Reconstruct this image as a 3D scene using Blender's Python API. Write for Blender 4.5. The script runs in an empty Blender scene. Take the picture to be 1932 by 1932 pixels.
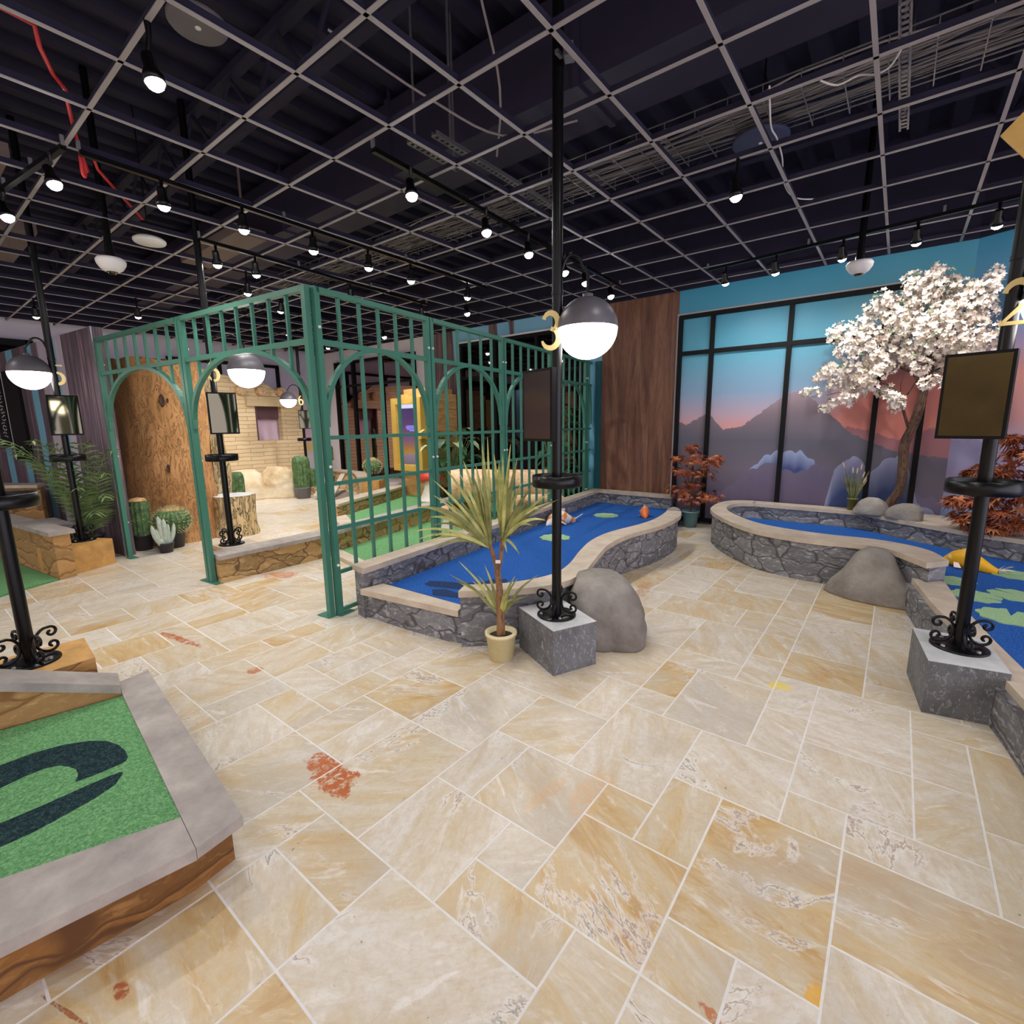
import bpy, math, random
from mathutils import Vector, Matrix, noise
R_ = random.Random(7)
SC = bpy.context.scene
COL = SC.collection
PI = math.pi
# ------------------------------------------------------------------ camera, world, exposure
def make_camera():
    f = 925.0; p = math.radians(10.1); yaw = math.radians(38.0); roll = math.atan(0.0135)
    fw = Vector((-math.sin(yaw)*math.cos(p), math.cos(yaw)*math.cos(p), -math.sin(p)))
    r0 = Vector((math.cos(yaw), math.sin(yaw), 0)); u0 = r0.cross(fw)
    R = math.cos(roll)*r0 - math.sin(roll)*u0; U = R.cross(fw)
    m = Matrix((R, U, -fw)).transposed().to_4x4(); m.translation = Vector((0, 0, 1.5))
    cd = bpy.data.cameras.new('camera'); co = bpy.data.objects.new('camera', cd); COL.objects.link(co)
    cd.sensor_width = 36; cd.sensor_fit = 'HORIZONTAL'; cd.lens = 36*f/1932; cd.clip_start = 0.05; cd.clip_end = 100
    co.matrix_world = m; SC.camera = co
make_camera()
W = bpy.data.worlds.new('world'); SC.world = W; W.use_nodes = True
W.node_tree.nodes['Background'].inputs[0].default_value = (0.86, 0.84, 0.98, 1)
W.node_tree.nodes['Background'].inputs[1].default_value = 1.35
SC.view_settings.view_transform = 'Standard'; SC.view_settings.look = 'None'
SC.view_settings.gamma = 1; SC.view_settings.use_curve_mapping = False
SC.view_settings.exposure = 1.12
SPOT_W = 42.0          # each track spotlight
GLOBE_E = 7.0          # glowing half of the lamp globes
# ------------------------------------------------------------------ node helpers
def lin(c): 
    c /= 255.0
    return c/12.92 if c <= 0.04045 else ((c+0.055)/1.055)**2.4
def C(r, g, b): return (lin(r), lin(g), lin(b), 1)
class M:
    def __init__(s, name, col=None, rough=0.6, metal=0.0, spec=0.5):
        s.m = bpy.data.materials.new(name); s.m.use_nodes = True
        s.t = s.m.node_tree; s.b = s.t.nodes['Principled BSDF']
        s.b.inputs['Roughness'].default_value = rough; s.b.inputs['Metallic'].default_value = metal
        s.b.inputs['Specular IOR Level'].default_value = spec
        if col: s.b.inputs['Base Color'].default_value = col
        s._co = None
    def n(s, typ, ins=None, **props):
        nd = s.t.nodes.new('ShaderNode'+typ)
        for k, v in props.items(): setattr(nd, k, v)
        for k, v in (ins or {}).items(): s.set(nd.inputs[k], v)
        return nd
    def set(s, sock, v):
        if isinstance(v, bpy.types.NodeSocket): s.t.links.new(v, sock)
        else: sock.default_value = v
    def co(s):
        if not s._co: s._co = s.n('TexCoord')
        return s._co.outputs['Object']
    def mapping(s, scale=(1, 1, 1), rot=(0, 0, 0), loc=(0, 0, 0), vec=None):
        return s.n('Mapping', {'Vector': vec or s.co(), 'Scale': scale, 'Rotation': rot, 'Location': loc}).outputs[0]
    def noise(s, scale, vec=None, detail=4, rough=0.6, dist=0.0, out='Fac'):
        return s.n('TexNoise', {'Vector': vec or s.co(), 'Scale': scale, 'Detail': detail, 'Roughness': rough, 'Distortion': dist}).outputs[out]
    def math(s, op, a, b=0.0, c=0.0, clamp=False):
        nd = s.n('Math', operation=op); nd.use_clamp = clamp
        s.set(nd.inputs[0], a); s.set(nd.inputs[1], b); s.set(nd.inputs[2], c); return nd.outputs[0]
    def ramp(s, fac, stops, interp='LINEAR'):
        nd = s.n('ValToRGB', {'Fac': fac}); cr = nd.color_ramp; cr.interpolation = interp
        while len(cr.elements) < len(stops): cr.elements.new(0.5)
        for e, (p, c) in zip(cr.elements, stops):
            e.position = p; e.color = c if isinstance(c, tuple) else (c, c, c, 1)
        return nd.outputs[0]
    def mix(s, fac, a, b, mode='MIX'):
        nd = s.n('Mix', data_type='RGBA', blend_type=mode)
        s.set(nd.inputs[0], fac); s.set(nd.inputs[6], a); s.set(nd.inputs[7], b); return nd.outputs[2]
    def step(s, v, lo, hi):
        nd = s.n('MapRange', {'Value': v, 'From Min': lo, 'From Max': hi}); nd.interpolation_type = 'SMOOTHSTEP'; return nd.outputs[0]
    def col(s, v): s.set(s.b.inputs['Base Color'], v); return s
    def rough(s, v): s.set(s.b.inputs['Roughness'], v); return s
    def bump(s, h, strength=0.4, dist=0.02):
        nd = s.n('Bump', {'Height': h, 'Strength': strength, 'Distance': dist}); s.t.links.new(nd.outputs[0], s.b.inputs['Normal']); return s
    def xyz(s, vec=None):
        nd = s.n('SeparateXYZ', {'Vector': vec or s.co()}); return nd.outputs
    def emit(s, col, st):
        s.b.inputs['Emission Color'].default_value = col; s.b.inputs['Emission Strength'].default_value = st; return s
# ------------------------------------------------------------------ mesh helpers
class MB:
    def __init__(s): s.v = []; s.f = []; s.mi = []; s.sm = []
    def add(s, vs, fs, mi=0, smooth=False):
        o = len(s.v); s.v += [tuple(v) for v in vs]
        for f in fs: s.f.append(tuple(i+o for i in f)); s.mi.append(mi); s.sm.append(smooth)
        return s
    def box(s, c, size, rz=0.0, mi=0, M_=None):
        x, y, z = (a/2 for a in size); vs = []
        for dx, dy, dz in ((-x,-y,-z),(x,-y,-z),(x,y,-z),(-x,y,-z),(-x,-y,z),(x,-y,z),(x,y,z),(-x,y,z)):
            v = Vector((dx, dy, dz))
            if M_ is not None: v = M_ @ v
            elif rz: v = Vector((dx*math.cos(rz)-dy*math.sin(rz), dx*math.sin(rz)+dy*math.cos(rz), dz))
            vs.append(v+Vector(c))
        return s.add(vs, [(0,3,2,1),(4,5,6,7),(0,1,5,4),(1,2,6,5),(2,3,7,6),(3,0,4,7)], mi)
    def bar(s, a, b, w, h, mi=0):   # box section bar from a to b, w across, h vertical
        a = Vector(a); b = Vector(b); d = b-a; L = d.length; d.normalize()
        up = Vector((0,0,1)) if abs(d.z) < .99 else Vector((0,1,0))
        sd = d.cross(up).normalized(); up = sd.cross(d)
        vs = []
        for p in (a, b):
            for i, j in ((-1,-1),(1,-1),(1,1),(-1,1)): vs.append(p+sd*(i*w/2)+up*(j*h/2))
        return s.add(vs, [(0,1,2,3),(7,6,5,4),(0,4,5,1),(1,5,6,2),(2,6,7,3),(3,7,4,0)], mi)
    def prism(s, poly, z0, z1, mi=0, mside=None):
        n = len(poly); a = sum(poly[i][0]*poly[(i+1)%n][1]-poly[(i+1)%n][0]*poly[i][1] for i in range(n))
        if a < 0: poly = poly[::-1]
        vs = [(p[0], p[1], z0) for p in poly]+[(p[0], p[1], z1) for p in poly]
        s.add(vs, [tuple(range(n-1,-1,-1)), tuple(range(n,2*n))], mi)
        return s.add(vs, [(i,(i+1)%n,n+(i+1)%n,n+i) for i in range(n)], mi if mside is None else mside)
    def strip(s, A, B, z0, z1, mi=0, cap=True):   # solid band between two polylines of equal length
        n = len(A); vs = []
        for p, q in zip(A, B): vs += [(p[0],p[1],z0),(q[0],q[1],z0),(q[0],q[1],z1),(p[0],p[1],z1)]
        fs = []
        for i in range(n-1):
            a = 4*i; b = a+4
            fs += [(a,b,b+1,a+1),(a+1,b+1,b+2,a+2),(a+2,b+2,b+3,a+3),(a+3,b+3,b,a)]
        if cap: fs += [(0,1,2,3),(4*n-1,4*n-2,4*n-3,4*n-4)]
        return s.add(vs, fs, mi)
    def tube(s, pts, r, seg=8, mi=0, closed=False):
        pts = [Vector(p) for p in pts]; n = len(pts); rs = r if isinstance(r, (list, tuple)) else [r]*n
        vs = []; prev = None
        for i, p in enumerate(pts):
            t = (pts[min(i+1,n-1)]-pts[max(i-1,0)]).normalized()
            if prev is None:
                u = t.cross(Vector((0,0,1)));  u = t.cross(Vector((1,0,0))) if u.length < .05 else u
            else: u = prev-t*prev.dot(t)
            u.normalize(); prev = u; w = t.cross(u)
            for k in range(seg):
                a = 2*PI*k/seg; vs.append(p+(u*math.cos(a)+w*math.sin(a))*rs[i])
        fs = [(i*seg+k, i*seg+(k+1)%seg, (i+1)*seg+(k+1)%seg, (i+1)*seg+k) for i in range(n-1) for k in range(seg)]
        s.add(vs, fs, mi, True)
        return s.add([vs[k] for k in range(seg)]+[vs[(n-1)*seg+k] for k in range(seg)], [tuple(range(seg-1,-1,-1)), tuple(range(seg,2*seg))], mi)
    def lathe(s, prof, seg=24, c=(0,0,0), mi=0, smooth=True):
        vs = []; 
        for r, z in prof:
            for k in range(seg):
                a = 2*PI*k/seg; vs.append((c[0]+r*math.cos(a), c[1]+r*math.sin(a), c[2]+z))
        fs = [(i*seg+k, i*seg+(k+1)%seg, (i+1)*seg+(k+1)%seg, (i+1)*seg+k) for i in range(len(prof)-1) for k in range(seg)]
        return s.add(vs, fs, mi, smooth)
    def strap(s, pts, w, nrm, mi=0, fold=0.25, wf=None):   # leaf blade along pts, V fold
        pts = [Vector(p) for p in pts]; n = len(pts); vs = []
        for i, p in enumerate(pts):
            t = (pts[min(i+1,n-1)]-pts[max(i-1,0)]).normalized(); sd = t.cross(Vector(nrm))
            if sd.length < 1e-3: sd = t.cross(Vector((0,0,1)))
            sd.normalize(); up = sd.cross(t); u = i/(n-1)
            ww = w*(wf(u) if wf else max(0.03, min(1, 3*u+.35)*(1-u**3)))/2
            vs += [p-sd*ww+up*ww*fold, p, p+sd*ww+up*ww*fold]
        fs = []
        for i in range(n-1):
            a = 3*i; fs += [(a,a+1,a+4,a+3),(a+1,a+2,a+5,a+4)]
        return s.add(vs, fs, mi, True)
LOC = {}
def build(mb, name, mats, parent=None, kind=None):
    me = bpy.data.meshes.new(name); off = LOC.get(parent.name, Vector((0,0,0))) if parent else Vector((0,0,0))
    me.from_pydata([(v[0]-off[0], v[1]-off[1], v[2]-off[2]) for v in mb.v], [], mb.f)
    for m in (mats if isinstance(mats, (list, tuple)) else [mats]): me.materials.append(m.m if isinstance(m, M) else m)
    me.polygons.foreach_set('material_index', mb.mi); me.polygons.foreach_set('use_smooth', mb.sm); me.update()
    o = bpy.data.objects.new(name, me); COL.objects.link(o)
    if parent: o.parent = parent
    LOC[o.name] = off
    if kind: o['kind'] = kind
    return o
def tag(o, label, cat, group=None):
    o['label'] = label; o['category'] = cat
    if group: o['group'] = group
    return o
def thing(name, label, cat, loc=(0,0,0), group=None):
    o = bpy.data.objects.new(name, None); COL.objects.link(o); o.location = loc; LOC[o.name] = Vector(loc); o.empty_display_size = .1
    return tag(o, label, cat, group)
def catmull(P, k=8, closed=False):
    P = [Vector(p) for p in P]; n = len(P); out = []
    rng = range(n) if closed else range(n-1)
    for i in rng:
        g = (lambda j: P[j%n]) if closed else (lambda j: P[min(max(j,0),n-1)])
        a, b, c, d = g(i-1), g(i), g(i+1), g(i+2)
        for q in range(k):
            t = q/k; out.append(.5*((2*b)+(c-a)*t+(2*a-5*b+4*c-d)*t*t+(3*b-a-3*c+d)*t**3))
    if not closed: out.append(P[-1])
    return out
def resample(P, n):
    P = [Vector(p) for p in P]; L = [0]
    for a, b in zip(P, P[1:]): L.append(L[-1]+(b-a).length)
    out = []; j = 0
    for i in range(n):
        t = L[-1]*i/(n-1)
        while j < len(P)-2 and L[j+1] < t: j += 1
        out.append(P[j].lerp(P[j+1], (t-L[j])/max(1e-9, L[j+1]-L[j])))
    return out
def offset(P, d):   # offset 2D polyline to its left by d
    P = [Vector((p[0], p[1])) for p in P]; n = len(P); out = []
    for i in range(n):
        ds = []
        if i: ds.append((P[i]-P[i-1]).normalized())
        if i < n-1: ds.append((P[i+1]-P[i]).normalized())
        ns = [Vector((-q.y, q.x)) for q in ds]; m = sum(ns, Vector((0,0))).normalized()
        out.append(P[i]+m*(d/max(.35, m.dot(ns[0]))))
    return out
# ------------------------------------------------------------------ materials
def m_plain(name, rgb, rough=.6, metal=0, spec=.5, var=0.0, scale=20):
    m = M(name, C(*rgb), rough, metal, spec)
    if var:
        f = m.noise(scale); a = tuple(max(0, x*(1-var)) for x in C(*rgb)[:3])+(1,); b = tuple(min(1, x*(1+var)) for x in C(*rgb)[:3])+(1,)
        m.col(m.ramp(f, [(.3, a), (.7, b)]))
    return m
def m_stone(name, base, light, joint, sx=3.1, sz=8.0):
    m = M(name, rough=.8); v0 = m.co(); wob = m.noise(5, detail=2, out='Color')
    v = m.n('VectorMath', {0: v0, 1: m.n('VectorMath', {0: wob, 'Scale': .16}, operation='SCALE').outputs[0]}, operation='ADD').outputs[0]
    vm = m.mapping((sx, sx, sz), vec=v)
    d = m.n('TexVoronoi', {'Vector': vm, 'Scale': 1.0, 'Randomness': .85}, feature='DISTANCE_TO_EDGE').outputs['Distance']
    cell = m.n('TexVoronoi', {'Vector': vm, 'Scale': 1.0, 'Randomness': .85}).outputs['Color']
    tone = m.n('SeparateColor', {0: cell}).outputs[0]
    jm = m.step(d, .008, .045); rim = m.math('MULTIPLY', m.step(d, .03, .09), m.math('SUBTRACT', 1, m.step(d, .1, .22)))
    st = m.ramp(m.noise(1, m.mapping((14, 14, 34)), 6, .7, .8), [(.5, 0.0), (.64, 1.0)])
    st = m.math('MULTIPLY', st, m.math('ADD', .45, m.math('MULTIPLY', rim, .5)))
    c = m.mix(tone, C(*[x*.86 for x in base]), C(*[min(255, x*1.14) for x in base]))
    c = m.mix(m.math('MULTIPLY', m.noise(30), .35), c, C(*[x*.7 for x in base]))
    c = m.mix(st, c, C(*light)); m.col(m.mix(jm, C(*joint), c))
    h = m.math('ADD', m.math('MULTIPLY', m.step(d, 0, .16), 1.0), m.math('MULTIPLY', m.noise(18, detail=6), .5))
    return m.bump(h, .55, .012)
def m_carpet(name, a, b, c):
    m = M(name, rough=.95, spec=.1); f = m.noise(95, detail=4, rough=.85); g = m.noise(6)
    col = m.ramp(f, [(.37, C(*a)), (.5, C(*b)), (.63, C(*c))]); m.col(m.mix(m.math('MULTIPLY', g, .25), col, C(*a)))
    return m.bump(m.noise(260, detail=2), .6, .006)
def m_wood(name, dark, mid, light, stretch=(7, 7, .6), rough=.6):
    m = M(name, rough=rough); vm = m.mapping(stretch)
    f = m.noise(1.0, vm, 7, .65, 1.6); g = m.noise(6.0, m.mapping((stretch[0]*2, stretch[1]*2, stretch[2]*2)), 5, .7, .4)
    c = m.ramp(m.math('ADD', m.math('MULTIPLY', f, .75), m.math('MULTIPLY', g, .3)), [(.36, C(*dark)), (.52, C(*mid)), (.68, C(*light))])
    return m.col(c).bump(f, .25, .01)
def m_bark(name, dark, mid, light, strength=1.0):
    m = M(name, rough=.85); vm = m.mapping((9, 9, 2.4)); w = m.noise(3, detail=3, out='Color')
    v = m.n('VectorMath', {0: vm, 1: w}, operation='ADD').outputs[0]
    r = m.n('TexNoise', {'Vector': v, 'Scale': 1.25, 'Detail': 7, 'Roughness': .7, 'Distortion': 1.2}).outputs['Fac']
    cr = m.ramp(m.math('ABSOLUTE', m.math('SUBTRACT', r, .5)), [(.0, .2), (.035, 1.0)])
    c = m.ramp(m.noise(2.2, detail=5), [(.3, C(*mid)), (.7, C(*light))]); m.col(m.mix(cr, C(*dark), c))
    return m.bump(m.math('ADD', cr, r), strength, .03)
MT = {}
MT['black'] = m_plain('black powder coat', (7, 6, 8), .3, 0, .3)
MT['blackmatt'] = m_plain('black matt', (14, 12, 14), .6, 0, .2)
MT['green'] = m_plain('green powder coat', (62, 120, 101), .42, 0, .5)
MT['gold'] = m_plain('gold numeral', (214, 190, 128), .4, .3)
MT['glass_black'] = m_plain('screen glass', (100, 94, 78), .04, 1, .5)
MT['window_glass'] = m_plain('dark window glass', (84, 74, 80), .03, 1, .5)
MT['shade'] = m_plain('lamp shade', (96, 92, 98), .4, .1)
MT['globe'] = m_plain('opal globe', (255, 250, 240), .3).emit((1, .96, .9, 1), GLOBE_E)
MT['bulb'] = m_plain('lamp lens', (255, 255, 255), .3).emit((1, .98, .95, 1), 45)
MT['white'] = m_plain('white plastic', (225, 220, 218), .5)
MT['steel'] = m_plain('zinc steel', (150, 146, 150), .4, .8)
MT['bar'] = m_plain('ceiling bar', (158, 150, 150), .5)
MT['darkpaint'] = m_plain('dark paint', (25, 19, 46), .8, var=.3, scale=3)
MT['duct'] = m_plain('duct paint', (44, 38, 60), .6, .1, var=.15, scale=2)
MT['cable'] = m_plain('grey cable', (140, 130, 128), .6)
MT['redcable'] = m_plain('red cable', (200, 40, 45), .5)
MT['capstone'] = None
m = M('cap stone', rough=.6); f = m.noise(5, detail=6, rough=.65)
m.col(m.ramp(f, [(.3, C(174, 158, 140)), (.55, C(196, 180, 160)), (.75, C(210, 196, 178))])).bump(m.noise(40, detail=5), .25, .006); MT['capstone'] = m
m = M('grey cap stone', rough=.65); f = m.noise(5, detail=6, rough=.65)
m.col(m.ramp(f, [(.3, C(140, 131, 126)), (.55, C(168, 158, 150)), (.75, C(190, 182, 172))])).bump(m.noise(40, detail=5), .25, .006); MT['greycap'] = m
MT['greystone'] = m_stone('grey stone wall', (122, 121, 124), (190, 190, 192), (80, 75, 78))
MT['ochrestone'] = m_stone('ochre stone wall', (174, 140, 90), (204, 176, 128), (112, 84, 52), 3.4, 8.5)
MT['ledgestone'] = m_stone('ledge stone wall', (178, 136, 82), (198, 158, 104), (134, 92, 50), 1.3, 7)
MT['skirt'] = m_stone('shaded brown stone skirt', (136, 90, 40), (160, 114, 60), (96, 60, 26), 1.2, 6.5)  # darker than the ledge stone: brown with shade put into its colour
MT['tanstone'] = m_stone('tan adobe stone', (206, 178, 136), (222, 200, 160), (150, 116, 76), 2.2, 9)
MT['blue'] = m_carpet('blue carpet', (28, 68, 136), (40, 92, 170), (72, 124, 194))
MT['greencarpet'] = m_carpet('green carpet', (78, 126, 80), (106, 158, 104), (142, 188, 134))
MT['darkcarpet'] = m_carpet('dark inlay carpet', (20, 34, 40), (34, 54, 58), (66, 92, 88))
MT['greyinlay'] = m_carpet('grey inlay carpet', (34, 48, 80), (48, 64, 98), (62, 82, 120))
MT['browncarpet'] = m_carpet('brown carpet', (112, 98, 90), (134, 120, 110), (156, 142, 130))
m = M('grey painted block', rough=.75); f = m.noise(1, m.mapping((48, 48, 26)), 6, .75, 1.2)
c = m.mix(m.ramp(f, [(.53, 0.0), (.66, 1.0)]), m.ramp(m.noise(6), [(.3, C(92, 92, 94)), (.7, C(120, 120, 122))]), C(166, 168, 172)); m.col(c).bump(f, .5, .01); MT['greyblock'] = m
MT['blocktop'] = m_plain('pale block top', (196, 196, 196), .6, var=.12, scale=9)
MT['tanblock'] = m_plain('tan plinth', (196, 148, 84), .75, var=.25, scale=8)
m = M('boulder grey', rough=.85); f = m.noise(3.5, detail=8, rough=.65); m.col(m.ramp(f, [(.3, C(120, 111, 104)), (.5, C(148, 140, 132)), (.72, C(174, 167, 158))])).bump(m.noise(14, detail=9, rough=.72), .7, .035); MT['rock'] = m
m = M('boulder tan', rough=.85); f = m.noise(2.5, detail=8); m.col(m.ramp(f, [(.3, C(172, 140, 100)), (.5, C(206, 184, 148)), (.72, C(224, 212, 192))])).bump(m.noise(9, detail=8), .5, .04); MT['tanrock'] = m
MT['soil'] = m_plain('soil', (58, 46, 34), .95, var=.4, scale=60)
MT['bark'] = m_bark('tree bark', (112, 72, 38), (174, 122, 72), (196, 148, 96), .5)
MT['palebark'] = m_bark('pale bark edge', (120, 84, 42), (200, 166, 112), (226, 202, 156), .9)
MT['branch'] = m_bark('branch bark', (40, 26, 20), (86, 60, 46), (116, 86, 66), .6)
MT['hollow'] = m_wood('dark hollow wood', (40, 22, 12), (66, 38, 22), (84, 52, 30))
MT['wallpanel'] = m_wood('dark timber panel', (74, 44, 34), (116, 76, 58), (148, 106, 82), (5, 5, .45), .55)
MT['palewood'] = m_wood('pale plank wood', (168, 116, 60), (208, 160, 98), (226, 186, 130), (2, 2, 9))
MT['palelog'] = m_wood('pale log wood', (176, 130, 88), (214, 176, 134), (232, 204, 170), (1.6, 8, 8))
MT['yellow'] = m_plain('yellow kiosk frame', (214, 174, 80), .5, var=.1, scale=4)
MT['pinkwall'] = None
def leafmat(name, a, b, rough=.5, scale=9):
    m = M(name, rough=rough, spec=.35); f = m.noise(scale, detail=3)
    m.col(m.ramp(f, [(.3, C(*a)), (.7, C(*b))])); m.b.inputs['Subsurface Weight'].default_value = 0
    return m
MT['yucca'] = leafmat('variegated strap leaf', (116, 126, 62), (206, 200, 122), .45, 9)
MT['yucca2'] = leafmat('dull strap leaf', (88, 94, 50), (150, 146, 88), .5, 9)
MT['palm'] = leafmat('palm leaf', (62, 96, 54), (142, 160, 104))
MT['maple'] = leafmat('orange maple leaf', (124, 58, 30), (176, 92, 54))
MT['maple2'] = leafmat('rust maple leaf', (156, 80, 44), (216, 148, 106))
MT['maple3'] = leafmat('dark maple leaf', (84, 42, 40), (132, 70, 54))
MT['blossom'] = leafmat('white blossom', (234, 224, 210), (248, 242, 230), .6)
MT['blossom2'] = leafmat('blush blossom', (216, 198, 184), (232, 216, 202), .6)
MT['leafgreen'] = leafmat('small green leaf', (56, 90, 44), (104, 134, 78))
MT['broad'] = leafmat('broad dark leaf', (24, 54, 32), (70, 108, 62))
MT['broadpale'] = leafmat('pale new leaf', (150, 176, 112), (206, 214, 168))
MT['grass'] = leafmat('grass blade', (80, 92, 52), (150, 146, 100))
MT['plume'] = m_plain('grass plume', (206, 176, 150), .8)
m = M('cactus skin', rough=.6); m.col(m.ramp(m.noise(14), [(.35, C(44, 74, 40)), (.65, C(92, 122, 70))])); MT['cactus'] = m
MT['spine'] = m_plain('cactus spines', (206, 204, 156), .7)
MT['spinetop'] = m_plain('golden cactus crown', (192, 150, 100), .85, var=.3)
MT['silvercactus'] = m_plain('silver cactus', (176, 186, 172), .7, var=.15, scale=30)
MT['darkpot'] = m_plain('dark plastic pot', (52, 48, 52), .5)
MT['creampot'] = m_plain('cream glazed pot', (226, 212, 164), .35, var=.06)
MT['bluepot'] = m_plain('teal metal pot', (112, 156, 166), .4)
MT['bamboo'] = m_plain('olive pot', (112, 106, 50), .6, var=.15)
MT['koiwhite'] = None
m = M('koi orange white', rough=.35); m.col(m.mix(m.ramp(m.noise(9, detail=2), [(.46, 0.0), (.52, 1.0)]), C(240, 234, 226), C(238, 140, 34))); MT['koi'] = m
m = M('koi orange', rough=.35); m.col(m.mix(m.ramp(m.noise(8, detail=2), [(.36, 0.0), (.42, 1.0)]), C(244, 224, 208), C(236, 120, 60))); MT['koi2'] = m
m = M('koi yellow', rough=.35); m.col(m.mix(m.ramp(m.noise(5, detail=2), [(.30, 0.0), (.36, 1.0)]), C(246, 226, 190), C(240, 178, 26))); MT['koi3'] = m
MT['fin'] = m_plain('pale fin', (240, 214, 206), .5)
MT['lily'] = m_carpet('lily pad felt', (140, 176, 130), (160, 194, 148), (178, 208, 168))
MT['mushcap'] = m_plain('red toadstool cap', (206, 58, 40), .4, var=.1)
MT['mushstem'] = m_plain('white toadstool stem', (222, 212, 198), .7, var=.08)
MT['mushpink'] = m_plain('pink toadstool cap', (226, 160, 132), .5, var=.1)
# ------------------------------------------------------------------ floor (travertine in mixed rectangles on a 20 cm module)
def make_floor():
    u = .2032; ox, oy = -.013, 1.285; i0, i1, j0, j1 = -66, 30, -40, 34
    used = {}; tiles = []
    fixed = [(-2,0,2,3),(-2,-1,1,1),(-1,3,1,1),(-1,4,2,2),(-3,3,2,2),(-3,1,1,2),(-4,1,1,1),(-4,-1,2,2),(-6,0,2,2),(-5,-1,1,1),(-7,-2,2,2),(-6,-4,3,2),(-5,-2,2,1),(-8,-3,2,1),(0,1,3,2),(0,-1,3,2),(-5,5,1,1),(-3,-3,1,2),(-4,5,2,3)]
    def free(i, j, w, h): return i >= i0 and j >= j0 and i+w <= i1 and j+h <= j1 and all((a, b) not in used for a in range(i, i+w) for b in range(j, j+h))
    def put(i, j, w, h):
        tiles.append((i, j, w, h))
        for a in range(i, i+w):
            for b in range(j, j+h): used[(a, b)] = 1
    for t in fixed:
        if free(*t): put(*t)
    rr = random.Random(11)
    for j in range(j0, j1):
        for i in range(i0, i1):
            if (i, j) in used: continue
            opts = [(3,2),(2,3),(2,2),(3,2),(2,2),(2,1),(1,2)]; rr.shuffle(opts)
            for w, h in opts+[(2,1),(1,2),(1,1)]:
                if free(i, j, w, h): put(i, j, w, h); break
    mb = MB(); g = .0045
    mb.add([(ox+i0*u, oy+j0*u, -.0012), (ox+i1*u, oy+j0*u, -.0012), (ox+i1*u, oy+j1*u, -.0012), (ox+i0*u, oy+j1*u, -.0012)], [(0,1,2,3)], 1)
    att = [(0,0,0)]
    for (i, j, w, h) in tiles:
        x0, y0, x1, y1 = ox+i*u+g, oy+j*u+g, ox+(i+w)*u-g, oy+(j+h)*u-g
        mb.add([(x0,y0,0),(x1,y0,0),(x1,y1,0),(x0,y1,0),(x0-.002,y0-.002,-.004),(x1+.002,y0-.002,-.004),(x1+.002,y1+.002,-.004),(x0-.002,y1+.002,-.004)], [(0,1,2,3),(4,5,1,0),(5,6,2,1),(6,7,3,2),(7,4,0,3)], 0)
        c = (rr.random(), rr.random(), rr.random())
        if (i, j) == (-2, 0): c = (.12, .97, .3)
        if (i, j) == (-6, -4): c = (.55, .35, .99)
        if (i, j) == (-6, 0): c = (.9, .8, .4)
        att += [c]*5
    m = M('travertine', rough=.34, spec=.45)
    a = m.n('Attribute', attribute_name='tile'); tv = a.outputs['Vector']; ts = m.n('SeparateXYZ', {'Vector': tv}).outputs
    # each slab is cut from its own part of the stone: shift and turn the pattern per slab
    p = m.n('VectorMath', {0: m.co(), 1: m.n('VectorMath', {0: tv, 'Scale': 37.0}, operation='SCALE').outputs[0]}, operation='ADD').outputs[0]
    p = m.n('VectorRotate', {'Vector': p, 'Angle': m.math('MULTIPLY', m.math('ROUND', m.math('MULTIPLY', ts[0], 3)), 1.2)}, rotation_type='Z_AXIS').outputs[0]
    band = m.mapping((1.0, 3.2, 1.0), vec=p)
    n1 = m.noise(1.5, band, 8, .66, 1.9); n2 = m.noise(5.5, band, 7, .7, .8); big = m.noise(1.1, p, 3, .5, .6)
    warm = m.math('ADD', m.math('ADD', m.math('MULTIPLY', m.math('SUBTRACT', ts[1], .5), .36), m.math('MULTIPLY', m.step(ts[1], .8, .95), .14)), m.math('SUBTRACT', m.math('MULTIPLY', n1, 1.6), .42))
    c = m.ramp(warm, [(.10, C(220, 213, 201)), (.32, C(213, 202, 183)), (.52, C(206, 189, 158)), (.70, C(204, 176, 128)), (.9, C(188, 148, 90))])
    c = m.mix(m.ramp(n2, [(.46, 0.0), (.75, .5)]), c, C(192, 168, 140))
    c = m.mix(m.math('MULTIPLY', m.ramp(big, [(.54, 0.0), (.66, 1.0)]), .5), c, C(186, 180, 172))
    c = m.mix(m.ramp(m.noise(2.6, band, 5, .6, 1.8), [(.60, 0.0), (.68, .55)]), c, C(236, 231, 224))
    # thin dark mineral seams
    sn = m.math('ABSOLUTE', m.math('SUBTRACT', m.noise(1.15, m.mapping((1, 2.0, 1), vec=p), 8, .60, .7), .5))
    seam = m.math('MULTIPLY', m.ramp(sn, [(.0, 1.0), (.008, 0.0)]), m.ramp(m.noise(1.4, p, 2), [(.50, 0.0), (.57, 1.0)]))
    c = m.mix(m.math('MULTIPLY', m.ramp(sn, [(.006, 1.0), (.028, 0.0)]), m.math('MULTIPLY', m.ramp(m.noise(1.4, p, 2), [(.48, 0.0), (.57, 1.0)]), .7)), c, C(236, 232, 226))
    c = m.mix(m.math('MULTIPLY', seam, .75), c, m.ramp(m.noise(7, p), [(.4, C(98, 84, 70)), (.6, C(142, 96, 58))]))
    c = m.mix(m.math('MULTIPLY', m.ramp(m.noise(34, p, 6, .75, .4), [(.38, 1.0), (.56, 0.0)]), .30), c, C(186, 158, 122))
    c = m.mix(m.math('MULTIPLY', m.ramp(m.noise(9, band, 6, .75, 1.0), [(.56, 0.0), (.70, 1.0)]), .35), c, C(236, 230, 218))
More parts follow.
